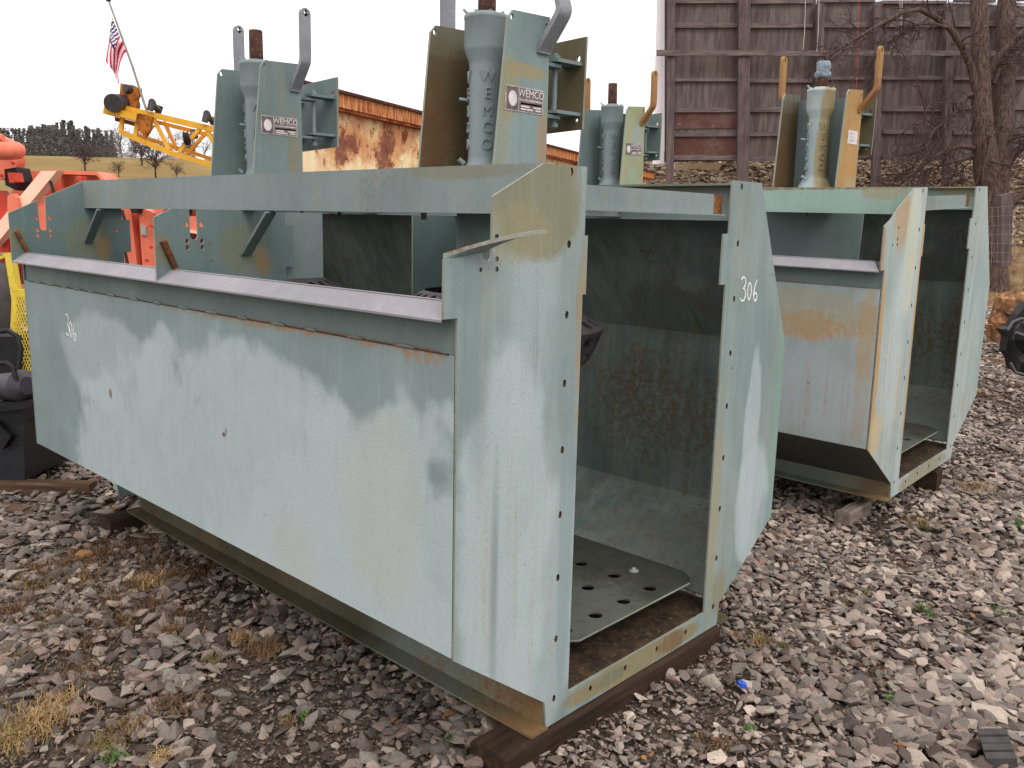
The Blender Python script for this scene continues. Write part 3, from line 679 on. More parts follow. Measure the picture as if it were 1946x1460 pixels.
def grid_mesh(name, rs, fs, mat, kind='structure', dz=0):
    R_, F_ = np.meshgrid(rs, fs, indexing='ij'); Z = ground_z(R_, F_)+dz
    vs = [tuple(wpos(R_[i, j], F_[i, j], Z[i, j])) for i in range(len(rs)) for j in range(len(fs))]
    m = len(fs); q = [(i*m+j, (i+1)*m+j, (i+1)*m+j+1, i*m+j+1) for i in range(len(rs)-1) for j in range(m-1)]
    return MB().add(vs, q, 0, True).build(name, mat, kind=kind)
g = G('ground_dirt_and_field', .95, 0, .1); P = g.tc.outputs['Object']
n1 = g.noise(P, 14, 6, .7); n2 = g.noise(P, 1.1, 5, .6); n3 = g.noise(P, 55, 4, .7)
near = g.mix(g.mr(n1, .35, .65), lin(48, 38, 32), lin(95, 82, 72)); near = g.mix(g.mr(n3, .5, .7), near, lin(132, 122, 113))
near = g.mix(g.mr(n2, .5, .66, 0, .5), near, lin(70, 56, 38))
fld = g.mix(g.mr(g.noise(P, .03, 5, .6, scl=(1, 1, 1)), .35, .65), lin(126, 102, 62), lin(146, 120, 80)); fld = g.mix(g.mr(g.noise(P, .4, 5, .7), .4, .7, 0, .35), fld, lin(112, 104, 58))
emb = g.mix(g.mr(g.noise(P, 2.2, 6, .7), .35, .65), lin(118, 92, 66), lin(160, 132, 102)); emb = g.mix(g.mr(g.noise(P, 12, 5, .75), .5, .7), emb, lin(85, 62, 44))
dcam = g.vmath('LENGTH', g.vmath('SUBTRACT', g.vmath('MULTIPLY', P, (1, 1, 0)), tuple(C0)))
c = g.mix(g.mr(dcam, 17, 22), near, emb); c = g.mix(g.mr(dcam, 42, 60), c, fld)
g.bump(g.math('ADD', n1, n3), .9, .03)
gm = g.done(c)
rs = sorted(set(list(np.linspace(-9, 14, 70))+list(np.linspace(-700, -9, 26))+list(np.linspace(14, 700, 26))))
fs = sorted(set(list(np.linspace(-12, 3, 6))+list(np.linspace(3, 45, 64))+list(np.linspace(45, 340, 34))+[500, 900, 1600]))
grid_mesh('ground', rs, fs, gm)

# ------------------------------------------------------------------ gravel: broken ballast stones, one sheet of stones nobody could count
rng = np.random.default_rng(11)
def hull_lib(n, seed):
    import bmesh
    r = np.random.default_rng(seed); out = []
    for _ in range(n):
        bm = bmesh.new(); k = int(r.integers(9, 16))
        p = r.normal(size=(k, 3)); p /= np.linalg.norm(p, axis=1)[:, None]; p *= r.uniform(.75, 1.1, (k, 1))
        for q in p: bm.verts.new(q)
        res = bmesh.ops.convex_hull(bm, input=bm.verts)
        bmesh.ops.delete(bm, geom=[v for v in bm.verts if not v.link_faces], context='VERTS')
        bm.verts.index_update(); bm.faces.ensure_lookup_table()
        v = np.array([tuple(x.co) for x in bm.verts]); f = np.array([[w.index for w in fc.verts] for fc in bm.faces])
        out.append((v, f)); bm.free()
    return out
LIB = hull_lib(48, 4)
def stones(name, P_, size, colr, mat, flat=(.32, .75), sink=.25, **k):
    N = len(P_); which = rng.integers(0, len(LIB), N)
    sc = size[:, None]*np.stack([rng.uniform(.8, 1.45, N), rng.uniform(.6, 1.0, N), rng.uniform(*flat, N)*.8], 1)
    # random yaw + tilt
    yaw = rng.uniform(0, 2*np.pi, N); tx = rng.normal(0, .28, N); ty = rng.normal(0, .28, N)
    cz, sz = np.cos(yaw), np.sin(yaw); cx, sx_ = np.cos(tx), np.sin(tx); cy, sy = np.cos(ty), np.sin(ty)
    Z0 = np.zeros(N); O = np.ones(N)
    Rz = np.array([[cz, -sz, Z0], [sz, cz, Z0], [Z0, Z0, O]]).transpose(2, 0, 1)
    Rx = np.array([[O, Z0, Z0], [Z0, cx, -sx_], [Z0, sx_, cx]]).transpose(2, 0, 1)
    Ry = np.array([[cy, Z0, sy], [Z0, O, Z0], [-sy, Z0, cy]]).transpose(2, 0, 1)
    R_ = Rx@Ry@Rz
    V = []; F = []; C = []; base = 0
    for w in range(len(LIB)):
        idx = np.where(which == w)[0]
        if not len(idx): continue
        v, f = LIB[w]
        vv = (v[None]*sc[idx][:, None, :])@R_[idx].transpose(0, 2, 1)+P_[idx][:, None, :]
        vv[..., 2] += (size[idx]*(.5-sink))[:, None]
        m = len(v); V.append(vv.reshape(-1, 3)); F.append((f[None]+(np.arange(len(idx))*m)[:, None, None]+base).reshape(-1, 3)); base += m*len(idx)
        C.append(np.repeat(colr[idx], m, 0))
    V = np.concatenate(V); F = np.concatenate(F); C = np.concatenate(C)
    me = bpy.data.meshes.new(name); me.vertices.add(len(V)); me.vertices.foreach_set('co', V.astype(np.float32).ravel())
    me.loops.add(F.size); me.loops.foreach_set('vertex_index', F.astype(np.int32).ravel())
    me.polygons.add(len(F)); me.polygons.foreach_set('loop_start', np.arange(0, F.size, 3, dtype=np.int32)); me.polygons.foreach_set('use_smooth', np.zeros(len(F), dtype=bool))
    a = me.attributes.new('stone_colour', 'FLOAT_COLOR', 'POINT'); a.data.foreach_set('color', np.c_[C, np.ones(len(C))].astype(np.float32).ravel())
    me.materials.append(mat); me.update(calc_edges=True)
    o = bpy.data.objects.new(name, me); COL.objects.link(o); return tag(o, **k)
g = G('broken_stone', .88, 0, .25); P = g.tc.outputs['Object']; a = g.attr('stone_colour')
n = g.noise(P, 130, 5, .7); n2 = g.noise(P, 38, 4, .6)
c = g.mix(g.mr(n, .35, .7, 0, .45), a, g.mix(1.0, a, (.45, .42, .40, 1), 'MULTIPLY')); c = g.mix(g.mr(n2, .5, .72, 0, .35), c, g.mix(1.0, a, (1.35, 1.25, 1.15, 1), 'MULTIPLY'))
g.bump(g.math('ADD', n, g.math('MULTIPLY', n2, 1.5)), .5, .006)
stone_mat = g.done(c)
def rgbl(*c): return np.array(lin(*c)[:3])
PAL = [rgbl(164, 148, 137), rgbl(145, 129, 120), rgbl(122, 111, 104), rgbl(102, 92, 88), rgbl(178, 162, 149), rgbl(154, 133, 122), rgbl(128, 119, 112), rgbl(106, 93, 85), rgbl(150, 142, 131), rgbl(126, 106, 96), rgbl(160, 116, 76), rgbl(80, 66, 62)]
PW_ = np.array([13, 15, 14, 9, 8, 10, 11, 7, 8, 4, .25, 3.5]); PW_ /= PW_.sum()
def smooth_noise(x, y, s, seed):
    r = np.random.default_rng(seed); v = 0
    for k in range(5):
        a, b, ph = r.normal(size=3); v = v+np.sin((x*a+y*b)*s*(1+.5*k)+ph*7)
    return v/5**.5
def place(n, r0, r1, f0, f1):
    return rng.uniform(r0, r1, n), rng.uniform(f0, f1, n)
def frustum(n_per_m2, f0, f1):
    rmax = f1*.66+.5; n = int(n_per_m2*2*rmax*(f1-f0)); r, f = place(n, -rmax, rmax, f0, f1)
    k = np.abs(r) < f*.64+.45; r, f = r[k], f[k]
    w = C0[0]+RH[0]*r+FH[0]*f, C0[1]+RH[1]*r+FH[1]*f
    inside = (w[1] > .06) & (w[1] < .94) & (w[0] < -.16) & (w[0] > -2.7)
    return w[0][~inside], w[1][~inside], r[~inside], f[~inside]
Pp, Ss, Cc = [], [], []
for f0, f1, dens, s0, s1 in ((.9, 2.4, 1500, .017, .042), (2.4, 4.2, 1500, .017, .040), (4.2, 7, 1000, .020, .042), (7, 11, 480, .026, .05), (11, 19, 150, .034, .07)):
    x, y, r, f = frustum(dens, f0, f1)
    # left of the front tank the stones lie darker and more bedded in dirt
    left = (y < -.05).astype(float)
    sz = s0+(s1-s0)*rng.random(len(x))**2.2; sz *= 1+.25*smooth_noise(x, y, 1.3, 3)
    sn = smooth_noise(x, y, 1.6, 8); thin = rng.random(len(x)) < np.where(left > 0, .78*np.clip(sn*1.4+.35, 0, 1), .6*np.clip(sn*1.3-.35, 0, 1)); keep = ~thin
    x, y, r, f, sz, left = [q[keep] for q in (x, y, r, f, sz, left)]
    ci = rng.choice(len(PAL), len(x), p=PW_); cc = np.array(PAL)[ci]*rng.uniform(.75, 1.22, (len(x), 1))
    warm = (1+.2*np.clip(smooth_noise(x, y, .8, 9), -1, 1))*(1-.30*left)
    cc = cc*warm[:, None]
    z = ground_z(r, f)+rng.uniform(-.004, .018, len(x))
    Pp.append(np.stack([x, y, z], 1)); Ss.append(sz); Cc.append(cc)
# fines and chips filling the gaps between the stones
x, y, r, f = frustum(2600, .9, 4.4); sz = rng.uniform(.004, .011, len(x)); left = (y < -.05)
Pp.append(np.stack([x, y, ground_z(r, f)+rng.uniform(.0, .012, len(x))], 1)); Ss.append(sz); Cc.append(np.array(PAL)[rng.choice(len(PAL), len(x), p=PW_)]*rng.uniform(.55, .95, (len(x), 1))*np.array([1, .94, .88])*(1-.2*left)[:, None])
# a scatter of larger pieces lying on top
x, y, r, f = frustum(9, 1.6, 9); k = rng.random(len(x)) < 1; sz = rng.uniform(.030, .048, len(x))
Pp.append(np.stack([x, y, ground_z(r, f)+.010], 1)); Ss.append(sz); Cc.append(np.array(PAL)[rng.choice(len(PAL), len(x), p=PW_)]*rng.uniform(.85, 1.15, (len(x), 1)))
stones('gravel', np.concatenate(Pp), np.concatenate(Ss), np.concatenate(Cc), stone_mat, kind='stuff', label='broken grey and tan ballast stones covering the yard', cat='gravel')
# rip-rap on the embankment
n = 24000; r = rng.uniform(-1, 22, n); f = rng.uniform(26, 34, n); hz = ground_z(r, f); k = hz > 1.2; r, f, hz = r[k], f[k], hz[k]
cc = np.array([rgbl(176, 154, 130), rgbl(158, 134, 112), rgbl(138, 114, 94), rgbl(186, 168, 146), rgbl(148, 130, 114)])[rng.integers(0, 5, len(r))]*rng.uniform(.6, 1.15, (len(r), 1))
W_ = np.stack([C0[0]+RH[0]*r+FH[0]*f, C0[1]+RH[1]*r+FH[1]*f, hz], 1)
stones('riprap', W_, rng.uniform(.07, .16, len(r)), cc, stone_mat, kind='stuff', label='tan rubble covering the railway embankment behind the timber wall', cat='rubble')

# ------------------------------------------------------------------ timbers under the tanks
wd1 = wood('brown_timber', lin(36, 28, 22), lin(68, 48, 35), (14, 1, 14), 3); wd1x = wood('brown_timber_long', lin(70, 50, 38), lin(108, 84, 66), (1, 14, 14), 3, 2)
wd2 = wood('grey_timber', lin(96, 82, 74), lin(140, 126, 116), (14, 1, 14), 3, 4)
def timber(a, b, mat, label, rot=0, c=None, grp='timbers the tanks rest on'):
    cx, cy = (a[0]+b[0])/2, (a[1]+b[1])/2; hx, hy = (b[0]-a[0])/2, (b[1]-a[1])/2; random.seed(int(abs(cx*97+cy*13)*10))
    n = 9; longy = hy > hx; vs = []; L = hy if longy else hx; w = hx if longy else hy
    for i in range(n+1):
        t = -L+2*L*i/n; j = random.uniform(-.004, .004); ww = w+random.uniform(-.004, .003)
        for (p, z) in ((-ww, a[2]), (ww, a[2]), (ww+j*.5, b[2]-.012), (ww-.012, b[2]+j*.3), (-ww+.012, b[2]+j*.3), (-ww-j*.5, b[2]-.012)):
            vs.append((p, t, z) if longy else (t, -p, z))
    fs = [(i*6+k, i*6+(k+1) % 6, (i+1)*6+(k+1) % 6, (i+1)*6+k) for i in range(n) for k in range(6)]+[tuple(range(6))[::-1], tuple(range(n*6, n*6+6))]
    o = MB().add(vs, fs).build('timber', mat, label=label, cat='timber', group=grp); o.location = (cx, cy, 0); o.rotation_euler.z = rot; return o
timber((-.125, -.20, -.01), (.02, 1.0, .083), wd1, 'brown timber under the open end of the front tank')
timber((-2.88, -.19, -.01), (-2.76, 1.1, .083), wd1, 'brown timber under the far end of the front tank', .03)
timber((-.27, 2.72, -.02), (-.19, 3.02, .085), wd2, 'greyish timber poking out under the near end of the right tank')
timber((-2.9, 2.7, -.02), (-2.7, 4.0, .14), wd2, 'timber hidden under the far end of the right tank')
timber((-.20, 3.78, -.01), (-.09, 3.93, .13), wd1, 'short dark block beneath the far corner of the right tank', .1)
timber((-3.98, -.22, -.01), (-3.42, -.12, .07), wd1x, 'dark timber lying beside the black machine base', .75)
timber((-3.75, -.52, -.01), (-3.35, -.42, .035), wd1x, 'thin board in front of the black machine base', .55)

# ------------------------------------------------------------------ dry grass and weeds
def grass(name, spots, cols, blade, label, cat):
    mb = MB(); random.seed(hash(len(spots))+3)
    for (x, y, rad, n, h, ci) in spots:
        for _ in range(int(n*1.5)):
            a = random.uniform(0, 6.283); rr = rad*abs(random.gauss(0, .5)); px_, py_ = x+rr*math.cos(a), y+rr*math.sin(a)
            b = random.uniform(0, 6.283); le = random.uniform(.35, 1)*h; lean = random.uniform(.3, 1.3); w = random.uniform(.5, 1)*blade
            dx, dy = math.cos(b), math.sin(b); z0 = random.uniform(.008, .03)
            p0 = Vector((px_, py_, z0)); p1 = p0+Vector((dx*le*.35*lean, dy*le*.35*lean, le*.55)); p2_ = p0+Vector((dx*le*.95*lean, dy*le*.95*lean, le*random.uniform(.25, .9)))
            s_ = Vector((-dy, dx, 0))*w
            mb.add([p0-s_, p0+s_, p1+s_*.7, p1-s_*.7, p2_], [(0, 1, 2, 3), (3, 2, 4)], random.choice(ci))
    return mb.build(name, cols, kind='stuff', label=label, cat=cat)
gc = [plain('straw_blade', lin(168, 138, 96), .8, .3, 9), plain('tan_blade', lin(132, 104, 70), .8, .3, 9), plain('dull_brown_blade', lin(92, 68, 46), .9, .3, 9), plain('olive_blade', lin(112, 104, 56), .8, .3, 9), plain('russet_blade', lin(112, 78, 56), .8, .3, 9)]
def gp(px, py):
    d = FX+RX*(px-PW/2)/FPX-UX*(py-PH/2)/FPX; t = -CAM[2]/d[2]; return CAM[0]+t*d[0], CAM[1]+t*d[1]
SP = []
for px, py, rad, n, h, ci in tuple((px_, py_, .17, 420, .028, (2, 2, 1, 4)) for px_, py_ in ((160, 1110), (250, 1120), (210, 1150), (360, 1100), (30, 1170), (150, 1290), (330, 1350), (200, 1060), (290, 1045), (380, 1035), (120, 1085), (300, 1080), (420, 1075), (60, 1095), (230, 1190), (330, 1210), (100, 1180)))+((285, 1115, .10, 260, .05, (0, 1)), (330, 1105, .06, 90, .045, (1, 4)), (70, 1385, .16, 620, .055, (0, 1)), (20, 1420, .12, 300, .05, (0, 1, 3)), (120, 1350, .09, 200, .05, (1, 0)),
        (500, 1245, .09, 240, .055, (1, 4)), (455, 1225, .06, 100, .05, (1, 0)), (200, 1430, .10, 240, .04, (3, 1, 2)), (310, 1455, .05, 90, .05, (0,)), (245, 1400, .12, 220, .04, (2, 1)),
        (60, 1120, .16, 300, .035, (2, 3, 4)), (150, 1070, .20, 420, .03, (2, 2, 1)), (250, 1045, .20, 420, .03, (2, 2, 4)), (330, 1030, .16, 280, .03, (2, 1)), (110, 1200, .16, 260, .03, (2, 3)),
        (340, 1180, .14, 240, .03, (2, 2)), (290, 1160, .12, 220, .035, (2, 4)), (30, 1260, .12, 180, .035, (2, 1, 3)), (170, 1230, .12, 180, .03, (2, 4)), (400, 1265, .06, 80, .03, (3, 1)), (660, 1230, .06, 80, .03, (4, 2)), (545, 1390, .05, 60, .035, (4, 3)),
        (1440, 1232, .06, 110, .05, (0, 1, 3)), (1400, 1222, .03, 40, .045, (1,)), (1485, 1240, .03, 40, .04, (3,)), (1855, 935, .16, 170, .07, (0, 1, 3)), (1750, 1005, .14, 130, .07, (3, 1)), (1260, 1280, .05, 60, .04, (2, 1)), (1365, 1430, .07, 110, .04, (2, 4, 1)),
        (1895, 690, .35, 240, .08, (4, 1)), (1870, 760, .3, 240, .08, (4, 2)), (1935, 740, .3, 160, .07, (4, 2)), (1660, 1290, .08, 90, .03, (2, 4)), (1600, 1150, .10, 90, .03, (2, 1)), (1940, 1290, .05, 60, .04, (4,)), (1720, 1090, .10, 100, .035, (2, 4)), (1500, 1080, .08, 70, .03, (2,)), (1350, 1140, .05, 60, .03, (2, 1))):
    x, y = gp(px, py); SP.append((x, y, rad, n, h, ci))
grass('dry_grass', SP, gc, .0022, 'tufts of dead straw-coloured grass growing through the gravel', 'grass')
gg = [plain('weed_green', lin(92, 124, 52), .7, .3, 9), plain('weed_dark_green', lin(66, 92, 44), .7, .3, 9)]
SW = []
for px, py, rad, n, h in ((1750, 1165, .04, 50, .022), (1770, 1178, .03, 30, .02), (1420, 1398, .025, 45, .02), (1690, 1342, .018, 25, .02), (1895, 1170, .05, 40, .02), (855, 1415, .012, 12, .03), (640, 1205, .01, 8, .02), (1640, 1135, .03, 20, .02), (1935, 1005, .08, 50, .04), (575, 1375, .02, 20, .025), (220, 1455, .05, 60, .03)):
    x, y = gp(px, py); SW.append((x, y, rad, n, h, (0, 1)))
grass('green_weeds', SW, gg, .0035, 'small green weeds sprouting between the stones', 'weeds')
# far grass on the slope
n = 900; mb = MB(); random.seed(77)
for _ in range(5200):
    f = random.uniform(19, 31); r = random.uniform(3, 19); z = float(ground_z(r, f)); p = wpos(r, f, z); h = random.uniform(.06, .26); a = random.uniform(0, 6.28)
    if z > 2.2 and r < 12.5: continue
    s_ = Vector((math.cos(a), math.sin(a), 0)); mb.add([p-s_*.02, p+s_*.02, p+Vector((random.uniform(-.1, .1), random.uniform(-.1, .1), h))], [(0, 1, 2)], random.choice((0, 1, 1, 3, 4)))
mb.build('slope_grass', gc, kind='stuff', label='brown winter grass on the slope under the bare tree', cat='grass')

# crumpled blue scrap and black tread scrap
x, y = gp(1408, 1326); random.seed(2)
mb = MB(); pr = [(0, -.008), (.013, -.004), (.0175, .004), (.015, .012), (.008, .018), (0, .019)]
mb.lathe(pr, (0, 0), 11, smooth=False); mb.v = [(a+random.uniform(-.003, .003), b*.8+random.uniform(-.003, .003), c_+random.uniform(-.003, .003)) for a, b, c_ in mb.v]
o = mb.build('crumpled_wrapper', plain('blue_foil', lin(38, 92, 205), .4, .3, 60, .5), label='crumpled bright blue wrapper lying on the gravel', cat='litter'); o.location = (x, y, .045)
x, y = gp(1888, 1447); mb = MB()
Mx = Matrix.Translation((x, y, .045)) @ Matrix.Rotation(RAD(24), 4, 'Z') @ Matrix.Rotation(RAD(-14), 4, 'Y')
mb.box((-.03, -.085, -.02), (.04, .085, 0), M=Mx)
for k in range(4): mb.box((-.036, -.083+.043*k, -.018), (.046, -.083+.043*k+.034, .016+.003*(k % 2)), M=Mx)
mb.build('tread_scrap', plain('old_tread_rubber', lin(72, 68, 68), .8, .25, 20), label='grey ribbed scrap of rubber tread at the bottom right', cat='rubber scrap')

# ------------------------------------------------------------------ pieces cut from the photograph's geometry, with real depth
def prism(mb, pts, depth, thick, m=0, turn=0, depth2=None):
    """outline seen at photo pixels -> upright slab facing the camera direction at a real distance"""
    n = FH if not turn else Vector((FH.x*math.cos(turn)-FH.y*math.sin(turn), FH.x*math.sin(turn)+FH.y*math.cos(turn), 0))
    fr = []; k = len(pts); cx = sum(p[0] for p in pts)/k; A = at(cx, 400, depth)
    for px, py in pts:
        d = at(px, py, 1)-Vector(CAM.tolist()); t = (A-Vector(CAM.tolist())).dot(n)/d.dot(n); fr.append(Vector(CAM.tolist())+d*t)
    bk = [p+n*thick for p in fr]
    o3 = [Vector(p) for p in fr]
    tri = tessellate_polygon([o3]); vs = fr+bk; fs = []
    for t in tri:
        a, b, c_ = [vs[i] for i in t]; t = list(t)
        if (b-a).cross(c_-a).dot(n) > 0: t = t[::-1]
        fs.append(t); fs.append([i+k for i in t[::-1]])
    for i in range(k): j = (i+1) % k; fs.append((i, j, k+j, k+i))
    mb.add(vs, fs, m); return mb
def Pz(name, pts, depth, thick, mat, parent=None, turn=0, **kw): return prism(MB(), pts, depth, thick, 0, turn).build(name, mat, parent, **kw)

# orange crusher-like machine beyond the front tank
OR = steel('orange_paint', (.62, .125, .065, 1), (.86, .22, .13, 1), .12, seed=41, rnd=False, speck=.5, rustcol=(.13, .05, .04, 1), rough=.5); ORD = plain('orange_recess', lin(190, 62, 44), .5, .15, 4); ORL = plain('pale_orange', lin(255, 205, 178), .45, .06, 4, .4, .1)  # the last one is a much paler orange for brace and stripe
BLK = plain('greasy_black', lin(26, 25, 27), .6, .35, 8, .3); RDK = plain('dark_red_rib', lin(112, 38, 34), .6, .3, 14)
om = empty('orange_machine', at(150, 500, 7.2)*1.0, label='bright orange heavy machine standing behind the far end of the front tank', cat='machine')
om.location.z = 0; bpy.context.view_layer.update()
def attach(o, e):
    o.parent = e; o.matrix_parent_inverse = e.matrix_world.inverted(); return o
def OP(name, pts, depth, thick, mat, turn=0, **kw):
    return attach(Pz(name, pts, depth, thick, mat, None, turn, **kw), om)
OP('body_panel', [(36, 325), (86, 325), (86, 560), (10, 560), (10, 400)], 7.3, .9, OR)
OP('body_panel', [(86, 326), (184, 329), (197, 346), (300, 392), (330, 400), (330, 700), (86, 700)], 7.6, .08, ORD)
OP('frame_rail', [(84, 323), (184, 326), (199, 343), (197, 348), (183, 333), (84, 330)], 7.05, .3, OR)
for x0 in (116, 164): OP('rib', [(x0, 331), (x0+4, 331), (x0+6, 400), (x0+2, 400)], 7.15, .3, OR)
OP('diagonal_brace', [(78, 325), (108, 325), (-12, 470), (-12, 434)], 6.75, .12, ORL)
OP('post', [(70, 395), (88, 385), (88, 450), (78, 450)], 6.6, .10, OR)
OP('side_panel', [(228, 392), (248, 392), (262, 520), (234, 520)], 6.9, .15, OR)
OP('channel', [(247, 397), (262, 397), (272, 520), (258, 520)], 7.0, .1, ORD)
OP('side_panel', [(262, 392), (300, 408), (300, 520), (272, 520)], 6.9, .15, OR)
OP('access_plate', [(267, 427), (277, 430), (278, 448), (268, 446)], 6.88, .02, plain('grey_tag', lin(150, 150, 140), .6))
OP('bracket', [(286, 392), (316, 396), (300, 412)], 6.8, .2, OR)
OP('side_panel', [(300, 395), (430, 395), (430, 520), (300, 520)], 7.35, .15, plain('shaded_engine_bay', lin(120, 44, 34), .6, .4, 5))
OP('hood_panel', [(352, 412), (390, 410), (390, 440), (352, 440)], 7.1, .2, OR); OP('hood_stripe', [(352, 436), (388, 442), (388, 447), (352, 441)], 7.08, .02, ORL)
OP('exhaust_cap', [(246, 394), (262, 394), (260, 405), (250, 405)], 6.8, .12, BLK)
# housing: round flange, barrel, bolts
mb = MB(); c1 = at(-8, 300, 6.9); mb.tube([c1, c1+FH*.12], [.17, .17], 28); attach(mb.build('round_housing', OR), om)
mb = MB(); mb.tube([at(-40, 287, 6.6), at(22, 287, 6.6), at(38, 286, 6.62), at(46, 286, 6.64)], [.066, .066, .062, .035], 20); attach(mb.build('drive_motor', OR), om)
mb = MB(); mb.tube([at(-5, 262, 6.75), at(6, 262, 6.75)], [.03, .03], 10); attach(mb.build('bolt_head', OR), om)
for a in range(7):
    t = RAD(-75+30*a); p = c1+RH*.14*math.cos(t)+Vector((0, 0, .14*math.sin(t))); mb = MB(); mb.tube([p-FH*.015, p], [.012, .012], 8); attach(mb.build('flange_bolt', ORD), om)
OP('knuckle', [(8, 322), (30, 318), (37, 345), (30, 362), (10, 352)], 6.8, .2, BLK); OP('knuckle', [(14, 328), (26, 328), (30, 345), (18, 348)], 6.72, .12, ORD)
OP('lug_plate', [(14, 372), (22, 368), (31, 376), (36, 398), (20, 412), (14, 398)], 6.7, .08, OR)
OP('guard_plate', [(-20, 362), (0, 362), (14, 380), (16, 480), (-20, 480)], 6.85, .1, ORD)
mb = MB()
for k in range(7): prism(mb, [(14+k*5, 494), (17+k*5, 494), (19+k*5, 525), (15+k*5, 525)], 6.2, .05, 0)
attach(mb.build('ribbed_belt', RDK), om); OP('belt_backing', [(-10, 485), (60, 485), (60, 540), (-10, 540)], 6.4, .1, RDK)

# black wheel, yellow guard, black winch at the left edge
wt = empty('machine_wheel', at(2, 600, 6.0), label='large black tyre at the left edge behind the yellow guard', cat='wheel')
bpy.context.view_layer.update()
TYRE = plain('dusty_tyre', lin(66, 60, 56), .8, .25, 10); 
cw = at(-18, 600, 5.9); ax = (FH*.55+RH*.83).normalized(); rot = ax.to_track_quat('Z', 'Y').to_matrix().to_4x4()
def wheel(parts, Rr):
    mb = MB(); mb.lathe(parts, (0, 0), 48); mb.v = [tuple(cw+rot.to_3x3() @ Vector(v)) for v in mb.v]; return mb
attach(wheel([(.20, .10), (.24, .13), (.30, .145), (.345, .12), (.36, .06), (.36, -.06), (.345, -.12), (.2, -.12)], 0).build('tyre', TYRE), wt)
attach(wheel([(.0, .05), (.10, .05), (.19, .07), (.20, .10), (.19, .12), (.21, .125)], 0).build('rim', plain('tan_rim', lin(120, 104, 78), .6, .3, 8)), wt)
yg = empty('yellow_guard', at(30, 600, 5.3), label='chipped yellow guard post with diamond mesh at the left edge', cat='guard'); bpy.context.view_layer.update()
YL = steel('chipped_yellow', (.62, .43, .03, 1), (.78, .58, .07, 1), .35, seed=31, speck=.8, rustcol=(.12, .06, .03, 1))
mb = MB(); prism(mb, [(8, 482), (19, 480), (33, 562), (22, 570)], 5.25, .06); prism(mb, [(22, 566), (33, 560), (29, 640), (24, 705), (12, 705), (19, 640)], 5.25, .06); attach(mb.build('post', YL), yg)
for q_, d_ in (([(27, 550), (62, 552), (62, 566), (29, 563)], 5.24), ([(-15, 492), (12, 482), (12, 488), (-15, 500)], 5.27)): attach(prism(MB(), q_, d_, .035).build('rail', YL), yg)
mb = MB()
for k in range(-6, 22):
    for s_ in (1, -1):
        x0 = 28+k*5
        a, b = (x0, 562), (x0+s_*62, 720)
        pts = []
        for t in np.linspace(0, 1, 24):
            X_ = a[0]+(b[0]-a[0])*t; Y_ = a[1]+(b[1]-a[1])*t
            if 29-.02*(Y_-560) <= X_ <= 62: pts.append(at(X_, Y_, 5.30))
        if len(pts) > 1: mb.tube([pts[0], pts[-1]], .0024, 4, caps=False)
attach(mb.build('mesh_screen', YL), yg)
bw = empty('black_winch', at(20, 880, 4.75), label='greasy black machine base with motor and hoses at the left edge', cat='machine'); bw.location.z = 0; bpy.context.view_layer.update()
def BP(name, pts, depth, thick, mat=BLK, **kw): return attach(Pz(name, pts, depth, thick, mat, None, **kw), bw)
BP('base_box', [(-60, 785), (45, 778), (47, 915), (-60, 940)], 4.75, .5, plain('black_steel', lin(30, 31, 36), .45, .3, 6, .5))
BP('deck', [(-60, 772), (62, 762), (62, 776), (-60, 788)], 4.65, .7); BP('back_panel', [(-60, 640), (30, 640), (45, 770), (-60, 775)], 5.1, .2)
mb = MB(); mb.tube([at(5, 735, 4.95), at(36, 735, 4.9), at(44, 734, 4.88), at(52, 733, 4.87)], [.075, .085, .095, .05], 24); attach(mb.build('motor', plain('dusty_black_motor', lin(64, 62, 66), .5, .25, 8)), bw)
for pts in ([(-10, 632), (15, 628), (34, 640), (40, 665), (36, 700)], [(-10, 692), (12, 690), (26, 700), (30, 720)]):
    mb = MB(); P0 = [at(x_, y_, 4.8) for x_, y_ in pts]; mb.tube(P0, [.014]*len(P0), 10); attach(mb.build('hose', BLK), bw)
BP('bracket', [(38, 778), (48, 778), (56, 800), (48, 815), (40, 812)], 4.8, .1)
BP('tie_plate', [(-10, 800), (20, 830), (5, 855), (-10, 850)], 4.7, .04)
BP('yellow_cap', [(56, 778), (66, 776), (66, 784), (57, 784)], 4.9, .05, YL)

# machinery parts at the right edge
rm = empty('rusty_engine', at(1935, 640, 9.3), label='rusty yellow casting at the right edge behind a black tangle', cat='scrap machine'); bpy.context.view_layer.update()
RY = rusty('yellow_rust_casting', lin(150, 104, 66), lin(205, 165, 118), lin(88, 62, 46), 5, 2)
def blob(parent, name, mat, c, r, seed, n=14, rough_=.12, zs=1):
    random.seed(seed); mb = MB(); pr = []
    m = 9
    for i in range(m+1):
        a = math.pi*i/m; pr.append((max(0.001, r*math.sin(a)), r*math.cos(a)*zs))
    mb.lathe(pr, (0, 0), n, smooth=False); mb.v = [tuple(c+Vector(v)*(1+random.uniform(-rough_, rough_))) for v in mb.v]
    return attach(mb.build(name, mat), parent)
attach(Pz('casting', [(1916, 562), (1946, 558), (1990, 558), (1990, 650), (1930, 650), (1898, 642), (1896, 612), (1904, 590)], 9.2, .2, RY), rm)
attach(Pz('flange', [(1892, 620), (1910, 620), (1912, 650), (1894, 652)], 9.05, .2, RY), rm); blob(rm, 'boss', RY, at(1925, 583, 9.0), .16, 3); blob(rm, 'boss', RY, at(1903, 610, 9.0), .09, 4)
rb = empty('black_tangle', at(1935, 680, 7.6), label='black rubber and hose tangle at the right edge', cat='scrap'); bpy.context.view_layer.update()
attach(Pz('body', [(1955, 575), (1935, 598), (1924, 622), (1906, 626), (1916, 640), (1912, 668), (1922, 682), (1926, 700), (1946, 716), (1990, 720), (1990, 570)], 7.6, .12, BLK), rb)
